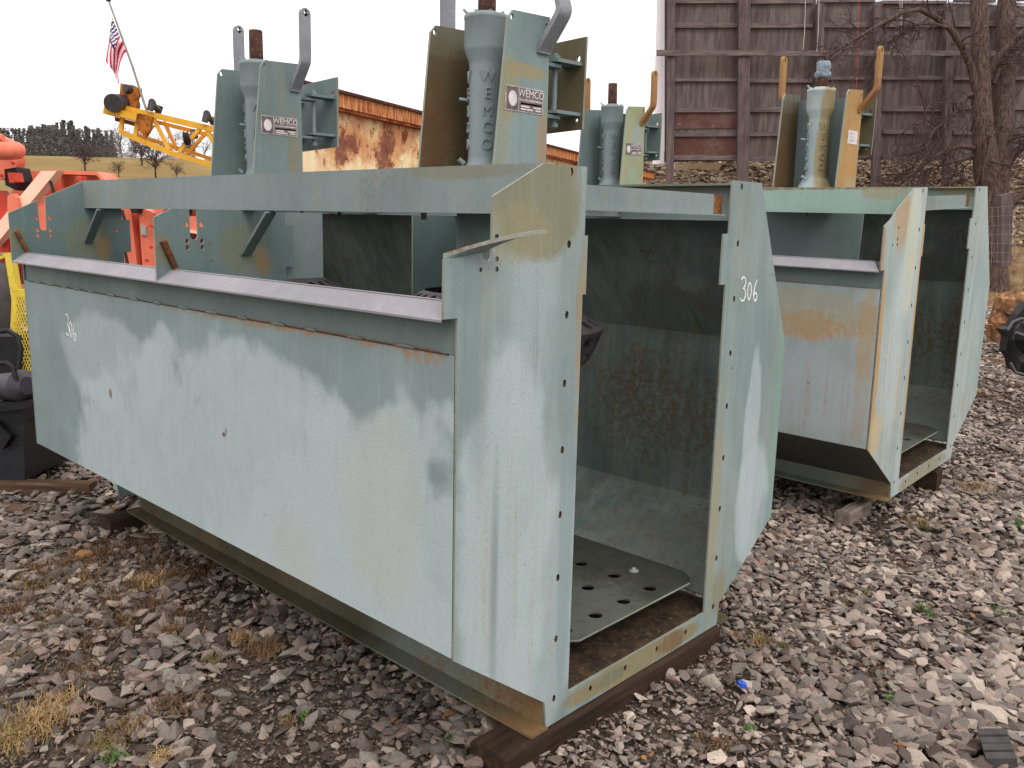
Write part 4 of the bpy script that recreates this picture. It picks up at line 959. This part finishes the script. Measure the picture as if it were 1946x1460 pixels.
blob(rb, 'lump', BLK, at(1952, 640, 7.6), .11, 6, zs=1.3); blob(rb, 'lump', BLK, at(1958, 692, 7.6), .10, 7)
for pts in ([(1915, 628), (1925, 612), (1940, 606), (1960, 608)], [(1930, 632), (1946, 638), (1965, 636)], [(1920, 690), (1930, 708), (1946, 712), (1960, 700)]):
    mb = MB(); mb.tube([at(x_, y_, 7.38) for x_, y_ in pts], .012, 8); attach(mb.build('hose', plain('worn_hose', lin(78, 78, 84), .5, .2, 8)), rb)

# ------------------------------------------------------------------ rusty shed in the middle distance
g = G('rust_stained_cream_wall', .8, 0, .2); P = g.tc.outputs['Object']
Zs = g.sep(P)[2]
n1 = g.noise(P, 1.1, 7, .68); n2 = g.noise(P, 6, 6, .75); n3 = g.noise(P, 2.5, 5, .6, scl=(3, 3, .6))
c = g.mix(g.mr(n3, .35, .65), lin(226, 192, 142), lin(240, 218, 178))
bias = g.mr(Zs, 1.5, 2.75, -.09, .10)
m1 = g.mr(g.math('ADD', n1, bias), .51, .66); c = g.mix(g.math('MULTIPLY', m1, .8), c, lin(196, 124, 72))
m2 = g.mr(g.math('ADD', n2, g.math('MULTIPLY', bias, .8)), .58, .68); c = g.mix(m2, c, lin(150, 72, 36))
c = g.mix(g.math('MULTIPLY', g.mr(g.math('ADD', n1, g.math('MULTIPLY', n2, .3)), .72, .78), .8), c, lin(110, 60, 54))
sp = g.mr(g.vor(P, 7.5), .06, .13, 1, 0); c = g.mix(g.math('MULTIPLY', sp, g.mr(g.noise(P, 1.8, 3), .45, .55)), c, lin(160, 84, 38))
g.bump(n2, .2, .02); shed_m = g.done(c)
ROOFM = rusty('rusted_roof_trim', lin(168, 88, 48), lin(224, 160, 104), lin(96, 44, 28), 3, 5)
g = G('streaked_rust_fascia', .85, 0, .2); P = g.tc.outputs['Object']; n = g.noise(P, 5, 6, .7, scl=(4, 4, .5)); c = g.mix(g.mr(n, .4, .62), lin(142, 70, 38), lin(214, 150, 98)); fasc = g.done(c)
def zpt(px, py, z):
    d = FX+RX*(px-PW/2)/FPX-UX*(py-PH/2)/FPX; t = (z-CAM[2])/d[2]; return Vector((CAM+t*d).tolist())
A = zpt(560, 149, 2.9); B = zpt(1243, 327, 2.9); dirw = (B-A); Lw = dirw.length; dirw.normalize(); nb = Vector((-dirw.y, dirw.x, 0)); nb = nb if nb.dot(FH) > 0 else -nb
sh = empty('rusty_shed', (A.x, A.y, 0), label='long cream metal shed streaked with orange rust, its roof edge sloping away behind the tanks', cat='shed')
sh.rotation_euler.z = math.atan2(dirw.y, dirw.x); bpy.context.view_layer.update()
s_ = 1 if Vector((-dirw.y, dirw.x, 0)).dot(FH) > 0 else -1
def SB(name, a, b, mat):
    y0, y1 = sorted((a[1]*s_, b[1]*s_)); return MB().box((a[0], y0, a[2]), (b[0], y1, b[2])).build(name, mat, sh)
SKEW = lambda base, d: base  # (kept simple)
ray_ = (A-Vector((CAM[0], CAM[1], A.z))).normalized(); kx = ray_.dot(dirw)/ray_.dot(nb)      # the gable runs back at a slant
def slab(name, x0, x1, y0, y1, z0, z1, mat):
    vs = [(x0+kx*y0+(.03 if y1 > 1 else 0), s_*y0, z) for z in (z0, z1)]+[(x0+(kx+.02)*y1, s_*y1, z) for z in (z0, z1)]+[(x1, s_*y0, z) for z in (z0, z1)]+[(x1+.6, s_*y1, z) for z in (z0, z1)]
    return MB().add(vs, [(0, 2, 3, 1), (4, 5, 7, 6), (0, 1, 5, 4), (2, 6, 7, 3), (0, 4, 6, 2), (1, 3, 7, 5)]).build(name, mat, sh)
slab('wall', 0, Lw-.25, .12, 2.4, 0, 2.74, shed_m)
SB('fascia', (0, .0, 2.73), (Lw, .115, 2.868), fasc)
slab('roof', -.02, Lw+.05, -.03, 2.45, 2.87, 2.90, rusty('roof_edge_dark', lin(96, 52, 36), lin(150, 92, 60), lin(60, 34, 26), 4, 6))
SB('lower_trim', (0, .02, 2.70), (Lw, .14, 2.728), ROOFM)
for k in range(9): SB('purlin_end', (1.3+2.4*k, -.01, 2.76), (1.34+2.4*k, -.001, 2.85), ROOFM)

# ------------------------------------------------------------------ yellow conveyor boom with flag
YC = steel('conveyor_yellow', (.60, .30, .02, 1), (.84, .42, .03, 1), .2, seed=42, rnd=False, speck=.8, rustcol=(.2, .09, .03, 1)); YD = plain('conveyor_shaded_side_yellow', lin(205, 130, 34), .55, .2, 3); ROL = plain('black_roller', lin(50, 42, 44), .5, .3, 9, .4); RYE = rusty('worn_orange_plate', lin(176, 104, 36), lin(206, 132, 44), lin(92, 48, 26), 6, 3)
cv = empty('conveyor_boom', at(200, 215, 12.5), label='yellow lattice conveyor boom with black rollers sticking out to the left', cat='conveyor'); cv.location.z = 0; bpy.context.view_layer.update()
DC = 12.5
def bar(mb, p, q, w, d=None, m=0):
    a, b = Vector(p), Vector(q); ax_ = (b-a).normalized(); u = ax_.cross(FH).normalized(); v = ax_.cross(u).normalized(); w2 = (d or w)
    vs = [e+u*su*w/2+v*sv*w2/2 for e in (a, b) for su, sv in ((-1, -1), (1, -1), (1, 1), (-1, 1))]
    return mb.add(vs, [(0, 1, 2, 3), (4, 7, 6, 5), (0, 4, 5, 1), (1, 5, 6, 2), (2, 6, 7, 3), (3, 7, 4, 0)], m)
def CB(name, segs, w, mat, d=DC):
    for (p, q) in segs:
        mb = MB(); bar(mb, at(*p, d if len(p) == 2 else 0) , at(*q, d), w, None); attach(mb.build(name, mat), cv)
CB('chord', [((199, 211), (268, 228)), ((234, 206), (418, 249)), ((418, 249), (700, 315))], .085, YC)
CB('chord', [((230, 251), (262, 265)), ((262, 265), (330, 293)), ((330, 293), (412, 316)), ((412, 316), (700, 372))], .07, YC)
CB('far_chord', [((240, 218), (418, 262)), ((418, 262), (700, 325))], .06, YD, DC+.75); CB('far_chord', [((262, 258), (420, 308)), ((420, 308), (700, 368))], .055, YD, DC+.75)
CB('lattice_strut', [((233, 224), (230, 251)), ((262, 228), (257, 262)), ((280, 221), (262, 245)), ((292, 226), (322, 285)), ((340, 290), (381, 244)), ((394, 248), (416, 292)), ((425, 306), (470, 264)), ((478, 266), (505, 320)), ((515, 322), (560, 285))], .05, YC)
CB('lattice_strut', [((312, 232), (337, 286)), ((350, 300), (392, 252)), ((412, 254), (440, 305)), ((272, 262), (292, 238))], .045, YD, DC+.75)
CB('side_beam', [((200, 208), (262, 224))], .10, YC, DC-.1)
attach(Pz('gusset_plate', [(262, 215), (290, 222), (285, 250), (276, 262), (262, 246)], DC+.1, .05, RYE), cv)
attach(Pz('end_bracket', [(218, 222), (258, 232), (255, 240), (218, 230)], DC+.3, .3, RYE), cv)
attach(Pz('motor_plate', [(229, 158), (268, 168), (258, 205), (226, 196)], DC+.35, .05, RYE), cv)
mb = MB(); mb.tube([at(214, 196, DC-.25), at(232, 196, DC+.1), at(252, 199, DC+.6)], [.125, .125, .115], 20); attach(mb.build('head_roller', ROL), cv)
mb = MB(); mb.tube([at(238, 168, DC), at(252, 172, DC+.1), at(266, 178, DC+.2)], [.06, .075, .06], 14); attach(mb.build('drive_motor', ROL), cv)
for x_, y_ in ((290, 212), (394, 234), (357, 252)):
    sg = -1 if x_ == 357 else 1
    mb = MB(); mb.tube([at(x_-5, y_-2*sg, DC-.1), at(x_-1, y_-18*sg, DC-.1), at(x_+3, y_-10*sg, DC+.2), at(x_+10, y_-3*sg, DC+.35)], [.045, .05, .045, .045], 10)
    mb.tube([at(x_+10, y_+4*sg, DC+.5), at(x_+14, y_-10*sg, DC+.5)], [.045, .05], 10)
    attach(mb.build('idler_roller', ROL), cv)
fl = empty('flag_on_pole', at(278, 212, DC), label='small American flag hanging from a thin leaning grey pole', cat='flag'); bpy.context.view_layer.update()
mb = MB(); mb.tube([at(279, 212, DC), at(252, 127, DC), at(207, 3, DC)], [.018, .017, .013], 8); attach(mb.build('pole', plain('dull_pole', lin(132, 122, 112), .5, .2, 8)), fl)
mb = MB(); mb.tube([at(206, -6, DC), at(206, 2, DC)], [.035, .035], 12); attach(mb.build('finial', plain('dark_knob', lin(50, 38, 40), .4)), fl)
RDF = plain('flag_red', lin(196, 30, 52), .8, .05, 4); WHF = plain('flag_white', lin(238, 226, 232), .8, .03, 4); BLF = plain('flag_blue', lin(40, 42, 96), .8, .08, 4)
# hoist edge along the pole (207..240 px), limp fly hanging down-left; stripes run along the fly
nH, nF = 26, 26; vs = []; rows_ = []
h0, h1 = Vector((213, 34)), Vector((240, 98))
for i in range(nH+1):
    u = i/nH; hp = h0.lerp(h1, u)
    end = Vector((203, 118)).lerp(Vector((228, 160)), u)
    mid = Vector((205, 80)).lerp(Vector((222, 112)), u)
    for j in range(nF+1):
        t = j/nF; p = hp*(1-t)**2+mid*2*t*(1-t)+end*t**2
        dz = .10*math.sin(9*u+3*t)*min(1, t*3)
        vs.append(at(p.x+2*math.sin(7*u+5*t)*t, p.y, DC-.03+dz))
fs = []; ms = []
for i in range(nH):
    for j in range(nF):
        k = i*(nF+1)+j; fs.append((k, k+1, k+nF+2, k+nF+1)); st = int((i/nH)*9)
        ms.append(2 if (i < nH*.5 and j < nF*.45) else (0 if st % 2 == 0 else 1))
o = attach(MB().add(vs, fs, ms, False).build('flag_cloth', [RDF, WHF, BLF]), fl)
sol = o.modifiers.new('thickness', 'SOLIDIFY'); sol.thickness = .004
mb = MB(); 
for a_ in range(5):
    for b_ in range(5):
        i = 1+a_*3-(b_ % 2); j = 1+b_*2
        if not (0 < i < 14): continue
        c_ = vs[i*(nF+1)+j]-FH*.012; mb.add([c_+RH*.017*math.cos(k*1.2566)+Vector((0, 0, .017*math.sin(k*1.2566))) for k in range(5)]+[c_+FH*.01], [(0, 1, 2, 3, 4), (1, 0, 5), (2, 1, 5), (3, 2, 5), (4, 3, 5), (0, 4, 5)])
attach(mb.build('flag_stars', WHF), fl)

# ------------------------------------------------------------------ timber wall (back of a tall hoarding) on the embankment
PLY = wood('weathered_plywood', lin(96, 84, 88), lin(136, 124, 124), (1, 1, .35), 2.2, 5, .25)
g = G('weathered_plywood_grey', .9, 0, .15); P = g.tc.outputs['Object']; n = g.noise(P, 3.5, 4, .5, scl=(2.5, 2.5, .3)); n2 = g.noise(P, .8, 5, .6); n3 = g.noise(P, 7, 4, .6, scl=(2, 2, .6))
c = g.mix(g.mr(n, .35, .65), lin(84, 74, 72), lin(108, 97, 93)); c = g.mix(g.mr(n2, .45, .7, 0, .55), c, lin(92, 70, 66)); c = g.mix(g.mr(n3, .62, .75, 0, .5), c, lin(60, 50, 54)); PLYG = g.done(c)
g = G('red_brown_panel', .85, 0, .2); P = g.tc.outputs['Object']; n = g.noise(P, 1.6, 6, .7); c = g.mix(g.mr(n, .4, .62), lin(88, 57, 51), lin(100, 76, 70)); c = g.mix(g.mr(g.noise(P, 2.6, 5), .6, .7, 0, .7), c, lin(150, 138, 138)); REDP = g.done(c)
PST = wood('weathered_post', lin(78, 66, 66), lin(108, 94, 92), (6, 6, .4), 3, 6, .4); BAT = wood('weathered_batten', lin(84, 72, 72), lin(122, 108, 104), (.6, .6, 5), 3, 7, .4)
hw_ = empty('timber_hoarding', at(1600, 300, 27), label='tall grey hoarding seen from behind, plywood on posts and battens, top right of the photo', cat='hoarding'); hw_.location.z = 0; bpy.context.view_layer.update()
WL = at(1256, 300, 27.3); WR = at(2150, 300, 26.0); wn_ = Vector(((WR-WL).y, -(WR-WL).x, 0)).normalized(); wn_ = wn_ if wn_.dot(FH) > 0 else -wn_
CV = Vector(CAM.tolist())
def onwall(px, py, off=0):
    d = at(px, py, 1)-CV; t = (WL+wn_*off-CV).dot(wn_)/d.dot(wn_); return CV+d*t
def WPz(name, pts, off, thick, mat, **kw):
    fr = [onwall(x_, y_, off) for x_, y_ in pts]; k = len(fr); vs = fr+[p_+wn_*thick for p_ in fr]
    fs = [tuple(range(k)), tuple(range(k, 2*k))[::-1]]+[(i, k+i, k+(i+1) % k, (i+1) % k) for i in range(k)]
    o = MB().add(vs, fs).build(name, mat, **kw); return attach(o, hw_)
tops = lambda x_: -40 if x_ < 1500 else -2+(x_-1500)*.022
bots = lambda x_: 308-(x_-1256)*.012
xs_ = [1262, 1408, 1552, 1670, 1806, 1900, 2030, 2150]
for a_, b_ in zip(xs_, xs_[1:]):
    t0, t1 = (-60, -60) if b_ < 1560 else (0, 4) if b_ < 1700 else (3, 7) if b_ < 1820 else (7, 10) if b_ < 1950 else (10, 16)
    if b_ < 1560: pass
    WPz('plywood_panel', [(a_+.6, bots(a_)), (b_-.6, bots(b_)), (b_-.6, t1), (a_+.6, t0)], .0, .05, PLYG)
WPz('plywood_panel', [(1282, 262), (1404, 262), (1404, 304), (1282, 306)], -.03, .025, REDP, label='red-brown boarding in the bottom left bay')
WPz('plywood_panel', [(1282, 213), (1404, 213), (1404, 244), (1282, 245)], -.03, .025, REDP, label='red-brown boarding in the bottom left bay')
WPz('edge_trim', [(1240, 312), (1262, 312), (1262, -60), (1250, -60)], .12, .06, plain('white_lit_trim', lin(235, 228, 232), .7, .04, 3))  # trim side lit white; that light is put into its colour
WPz('top_trim', [(1560, -4), (2150, 10), (2150, 17), (1560, 2)], .06, .08, plain('pale_blue_trim', lin(205, 212, 228), .6, .05, 3))
for i, (y0_, y1_) in enumerate(((2, 8), (44, 54), (148, 155), (204, 213), (250, 258), (296, 305))):
    for a_, b_ in zip(xs_, xs_[1:]):
        random.seed(i*31+a_); j_ = random.uniform(-2.5, 2.5); ddy = -(a_-1262)*.006
        WPz('batten', [(a_+7, y1_+j_+ddy), (b_-7, y1_+j_+ddy+random.uniform(-1, 1)), (b_-7, y0_+j_+ddy+random.uniform(-1, 1)), (a_+7, y0_+j_+ddy)], -.10, .095, BAT)
for x_, w_, yb_ in ((1275, 14, 355), (1414, 22, 350), (1558, 14, 352), (1668, 15, 355), (1803, 14, 362), (1905, 12, 400), (2030, 14, 400)):
    WPz('post', [(x_-w_/2-2, yb_+55), (x_+w_/2-2, yb_+55), (x_+w_/2+2, -60 if x_ < 1500 else 6), (x_-w_/2+2, -60 if x_ < 1500 else 6)], -.36, .25, PST)
WPz('rail', [(1248, 106), (2150, 106), (2150, 97), (1248, 95)], -.44, .075, BAT)
for x_, c_ in ((1632, lin(196, 70, 70)), (1530, lin(200, 195, 195)), (1556, lin(190, 185, 185)), (1714, lin(205, 200, 200))):
    mb = MB(); mb.tube([onwall(x_+1, -5, -.6), onwall(x_-1, 60, -.62), onwall(x_-4, {1632: 168, 1530: 95, 1556: 98, 1714: 3}[x_], -.6)], .008, 5); attach(mb.build('hanging_cord', plain('cord', c_, .7)), hw_)
# concrete wing wall, guard fence along the top of the embankment
Pz('concrete_wing_wall', [(1278, 352), (1283, 312), (1370, 309), (1378, 300), (1352, 352)], 29.5, .6, plain('tan_concrete', lin(196, 172, 142), .85, .1, 3), label='pale tan concrete wing wall at the foot of the hoarding', cat='concrete wall')
bpy.data.objects['concrete_wing_wall']
ff = empty('track_fence', at(1400, 305, 33.5), label='low dark picket rail on top of the embankment', cat='fence'); bpy.context.view_layer.update()
DKF = plain('dark_fence', lin(48, 44, 48), .7)
mb = MB()
for k in range(64):
    px = 1196+k*5.4; prism(mb, [(px, 303), (px+2, 303), (px+2, 316), (px, 316)], 33.5, .05)
attach(mb.build('pickets', DKF), ff); attach(Pz('rail', [(1190, 301), (1550, 298), (1550, 302), (1190, 305)], 33.5, .08, DKF), ff)
fp = Pz('fence_post', [(1903, 372), (1926, 366), (1921, 505), (1902, 508)], 21.5, .3, PST, label='weathered square post behind the tree trunk at right', cat='post')
wf = MB()
for k in range(7): wf.tube([at(1880, 395+k*17, 21.3), at(1990, 388+k*19, 20.5)], .006, 4)
for k in range(9): wf.tube([at(1886+k*11, 395, 21.2-.05*k), at(1884+k*11, 500, 21.2-.05*k)], .005, 4)
wf.build('wire_fence', plain('fence_wire', lin(120, 112, 108), .5), label='sagging wire fence beside the tree at right', cat='fence')

# ------------------------------------------------------------------ bare trees
BARK = None
g = G('furrowed_bark', .95, 0, .15); P = g.tc.outputs['Object']; n = g.noise(P, 9, 6, .7, scl=(3, 3, .35), dist=.5); n2 = g.noise(P, 2, 4, .6)
c = g.mix(g.mr(n, .38, .62), lin(58, 44, 42), lin(112, 92, 84)); c = g.mix(g.mr(n2, .45, .7, 0, .5), c, lin(88, 76, 66)); g.bump(n, 1.0, .05); BARK = g.done(c)
TWIG = plain('twig_bark', lin(72, 56, 54), .9, .2, 8)
def limb(mb, pts, r0, r1, n=9):
    k = len(pts); mb.tube(pts, [r0+(r1-r0)*i/(k-1) for i in range(k)], n)
def twigs(mb, p, d, length, r, depth_, rnd, bend=.35):
    """crooked twig that forks"""
    k = 4; pts = [p]; q = p.copy(); dd = d.normalized()
    for i in range(k):
        dd = (dd+Vector((rnd.gauss(0, bend*.5), rnd.gauss(0, bend*.5), rnd.gauss(-.03, bend*.4)))).normalized(); q = q+dd*length/k; pts.append(q.copy())
    mb.tube(pts, [r*(1-.75*i/k)+.003 for i in range(k+1)], 4 if r < .02 else 6, caps=False)
    if depth_ > 0:
        for _ in range(rnd.randint(2, 4)):
            i = rnd.randint(1, k); d2 = (dd+Vector((rnd.gauss(0, .7), rnd.gauss(0, .7), rnd.gauss(.0, .6)))).normalized()
            twigs(mb, pts[i], d2, length*rnd.uniform(.45, .75), r*.5, depth_-1, rnd, bend)
DT = 23.5
tr_ = empty('bare_tree', at(1893, 540, DT), label='bare twin-trunked tree at the right edge, branches crossing the hoarding', cat='tree'); bpy.context.view_layer.update()
mb = MB()
def PX(pts, dd=0, d1=None): return [at(x_, y_, DT+dd+(0 if d1 is None else (d1-dd)*i/(len(pts)-1))) for i, (x_, y_) in enumerate(pts)]
mb.tube(PX([(1893, 560), (1889, 500), (1886, 440), (1882, 380), (1875, 320), (1868, 250), (1865, 180), (1864, 100), (1860, 20), (1857, -50)]), [.36, .31, .29, .30, .33, .27, .24, .23, .21, .2], 14)
mb.tube(PX([(1890, 430), (1893, 370), (1900, 310), (1906, 240), (1909, 170), (1912, 90), (1913, 10), (1915, -60)], .1, .5), [.27, .29, .29, .27, .25, .24, .23, .22], 14)
attach(mb.build('trunk', BARK), tr_)
LIMBS = [([(1858, 190), (1846, 130), (1828, 88), (1806, 55), (1776, 32), (1748, 18), (1716, 24), (1670, 48), (1628, 72), (1592, 96), (1560, 118)], .11, .02, 0, -1.6),
    ([(1800, 52), (1768, 44), (1738, 48), (1706, 70), (1690, 86), (1668, 104)], .05, .015, -.6, -.9),
    ([(1852, 178), (1836, 182), (1824, 196), (1814, 218), (1794, 234), (1776, 246), (1762, 272), (1748, 300), (1730, 332)], .06, .015, 0, -.8),
    ([(1776, 238), (1762, 228), (1748, 232), (1722, 250)], .03, .01, -.3, -.5),
    ([(1852, 282), (1826, 278), (1800, 284), (1772, 302), (1740, 326), (1706, 352)], .07, .02, 0, -.5),
    ([(1772, 302), (1752, 318), (1730, 345)], .04, .015, -.2, -.4), ([(1855, 295), (1830, 305), (1800, 312), (1775, 316), (1742, 340)], .04, .012, 0, .4),
    ([(1874, 150), (1890, 118), (1912, 92), (1946, 60), (1985, 30)], .12, .07, 0, -.8),
    ([(1905, 330), (1925, 296), (1946, 276), (1990, 250)], .13, .08, .2, -.3), ([(1900, 300), (1914, 268), (1930, 262), (1960, 256)], .05, .02, .2, -.4),
    ([(1895, 410), (1915, 392), (1932, 378), (1960, 360)], .12, .08, 0, .2), ([(1888, 160), (1906, 120), (1930, 96), (1965, 84)], .05, .03, 0, .5),
    ([(1894, 245), (1882, 262), (1875, 300), (1885, 310)], .03, .012, -.3, -.4)]
rnd = random.Random(12); mbl = MB(); mbt = MB()
for pts, r0, r1, d0, d1 in LIMBS:
    P3 = PX(pts, d0, d1); limb(mbl, P3, r0, r1)
    for i in range(1, len(P3)):
        for _ in range(2 if i > 1 else 1):
            d = (P3[i]-P3[i-1]).normalized(); d = (d+Vector((rnd.gauss(0, .6), rnd.gauss(0, .6), rnd.gauss(-.15, .6)))).normalized()
            twigs(mbt, P3[i-1].lerp(P3[i], rnd.random()), d, rnd.uniform(.5, 1.3), .022, 3, rnd, .5)
attach(mbl.build('limbs', BARK), tr_); attach(mbt.build('twigs', TWIG), tr_)

# small bare trees in the field and along the hill, dark woods and pale houses beyond
def bare_tree(px, py, top, depth_, seed, label, spread=1.0, n=9):
    depth_ = ground_hit(px, py); b = ground_under(at(px, py, depth_)); h = at(px, top, depth_).z-b.z; b.z -= .05; rnd = random.Random(seed)
    T = empty('bare_tree', b, label=label, cat='tree', group='bare trees on the far field'); bpy.context.view_layer.update()
    mb = MB(); k = rnd.randint(1, 2) if n > 6 else 1
    mb.tube([b, b+Vector((0, 0, h*.22)), b+Vector((h*.02, 0, h*.5))], [h*.028, h*.022, h*.012], 6); attach(mb.build('trunk', TWIG), T)
    mb = MB()
    for i in range(n*3):
        s0 = b+Vector((0, 0, h*rnd.uniform(.15, .5))); a = rnd.uniform(0, 6.28); d = Vector((math.cos(a)*.7*spread, math.sin(a)*.7*spread, rnd.uniform(.5, 1.3)))
        twigs(mb, s0, d, h*rnd.uniform(.3, .55), h*.010, 3, rnd, .3)
    attach(mb.build('crown', TWIG), T)
bare_tree(162, 325, 262, 130, 1, 'round bare tree standing alone at the left of the tan field')
bare_tree(226, 337, 300, 110, 2, 'small bare sapling in the field between the two fuller bare trees', .7, 5)
bare_tree(296, 340, 262, 105, 3, 'spreading bare tree below the yellow boom, bushiest of the field trees', 1.0)
bare_tree(335, 338, 305, 100, 4, 'low bare shrub-like tree right of the bushy field tree', 1.2, 6)
bare_tree(270, 315, 250, 170, 5, 'tall thin bare tree just left of the white houses', .7, 7)
WDK = plain('hazed_pine_needles', lin(98, 96, 90), .95, .35, .4); WBR = plain('hazed_bare_wood', lin(98, 84, 88), .95, .3, .5); WBR2 = plain('hazed_brown_wood', lin(120, 108, 106), .95, .3, .5)  # distance haze is put into these paler, greyer wood colours
rnd = random.Random(4); mb = MB()
def crown(mb, c_, w, h, m, n):
    for _ in range(n):
        t = rnd.random(); a = rnd.uniform(0, 6.28); rr = w*(1-t*.75)*rnd.random()**.5*(.6+.4*math.sin(t*6)); p = c_+Vector((math.cos(a)*rr, math.sin(a)*rr, t*h))
        s_ = rnd.uniform(.2, .45)*h*.09; b = Vector((rnd.gauss(0, 1), rnd.gauss(0, 1), rnd.gauss(0, 1))).normalized(); u = b.orthogonal().normalized()*s_; v_ = b.cross(u).normalized()*s_
        mb.add([p+u, p+v_, p-u*.8, p-v_*.9], [(0, 1, 2, 3)], m)
env = lambda x_: np.interp(x_, [-60, 0, 25, 60, 110, 135, 160, 190, 205, 215], [240, 242, 250, 242, 236, 230, 240, 245, 252, 262])
for k in range(120):
    px = -60+275*rnd.random(); dd = rnd.uniform(262, 320); base = ground_under(at(px, 300, dd)); top = at(px, env(px)+rnd.uniform(-2, 12), dd)
    h = (top-base).z; crown(mb, base, h*.36, h, 0 if rnd.random() < .6 else 1, 420)
for k in range(26):                                           # denser dark base of the wood
    px = -60+275*k/25; base = ground_under(at(px, 303, 262)); crown(mb, base, 6, 8, 0, 320)
o = mb.build('far_woods', [WDK, WBR2], kind='stuff', label='dark pine wood on the skyline at the left', cat='woods')
mb = MB(); mt = MB()
for k in range(34):
    px = 205+rnd.random()*360; dd = rnd.uniform(240, 300); b = ground_under(at(px, 300, dd)); h = rnd.uniform(5.5, 10.5)*dd/260
    for i in range(6):
        a = rnd.uniform(0, 6.28); twigs(mt, b+Vector((0, 0, h*rnd.uniform(0, .35))), Vector((math.cos(a)*.35, math.sin(a)*.35, 1)), h*rnd.uniform(.45, .7), .10, 3, rnd, .3)
mt.build('far_bare_woods', [WBR], kind='stuff', label='hazy line of leafless trees behind the white houses', cat='woods')
mb = MB()
for px in (352, 358, 246, 250): b = ground_under(at(px, 298, 245)); crown(mb, b, 2.6, 7.5 if px > 300 else 3, 0, 260)
mb.build('far_conifers', [WDK], kind='stuff', label='dark evergreen clump behind the white houses', cat='woods')
WHT = plain('white_siding', lin(222, 218, 224), .7, .06, 1); RFG = plain('grey_roof', lin(168, 162, 168), .8, .1, 1); WIN = plain('dark_pane', lin(60, 58, 66), .3)
def house(pts_wall, pts_roof, wins, depth_, label):
    depth_ = ground_hit(pts_wall[2][0], pts_wall[2][1]); pts_wall = [(a_, y_+(1 if y_ > 305 else 0)) for a_, y_ in pts_wall]
    e = empty('white_house', at(pts_wall[0][0], pts_wall[0][1], depth_), label=label, cat='house', group='white houses on the hill'); bpy.context.view_layer.update()
    attach(Pz('wall', pts_wall, depth_, 6, WHT), e); attach(Pz('roof', pts_roof, depth_-.5, 7, RFG), e)
    for w in wins: attach(Pz('window', w, depth_-.15, .1, WIN), e)
R4 = lambda a, b, c_, d: [(a, d), (c_, d), (c_, b), (a, b)]
house(R4(216, 296, 246, 308), [(212, 297), (222, 291), (240, 290), (248, 297)], [R4(224, 299, 234, 303)], 215, 'small white house with a dark window, leftmost on the hill')
house(R4(306, 303, 372, 315), [(302, 304), (310, 295), (368, 298), (376, 305)], [R4(318, 306, 326, 311), R4(340, 307, 345, 311)], 190, 'long low white house under the yellow boom')
house(R4(384, 305, 416, 312), [(380, 306), (392, 301), (410, 302), (420, 306)], [R4(392, 307, 396, 310)], 200, 'white house beside the left edge of the far drive')
# small clutter on the orange machine: hydraulic hose runs, bolt heads, grease
for pts in ([(96, 345), (104, 372), (92, 405), (98, 440)], [(232, 400), (240, 430), (236, 470), (244, 510)]):
    mb = MB(); mb.tube([at(x_, y_, 6.72) for x_, y_ in pts], .013, 8); attach(mb.build('hose', BLK), om)
for x_, y_ in ((44, 345), (44, 372), (60, 338), (76, 352), (288, 430), (288, 470), (280, 495), (52, 410), (66, 430)):
    p = at(x_, y_, 7.28 if x_ < 100 else 6.88); mb = MB(); mb.tube([p-FH*.02, p], [.014, .014], 6); attach(mb.build('bolt_head', ORD), om)
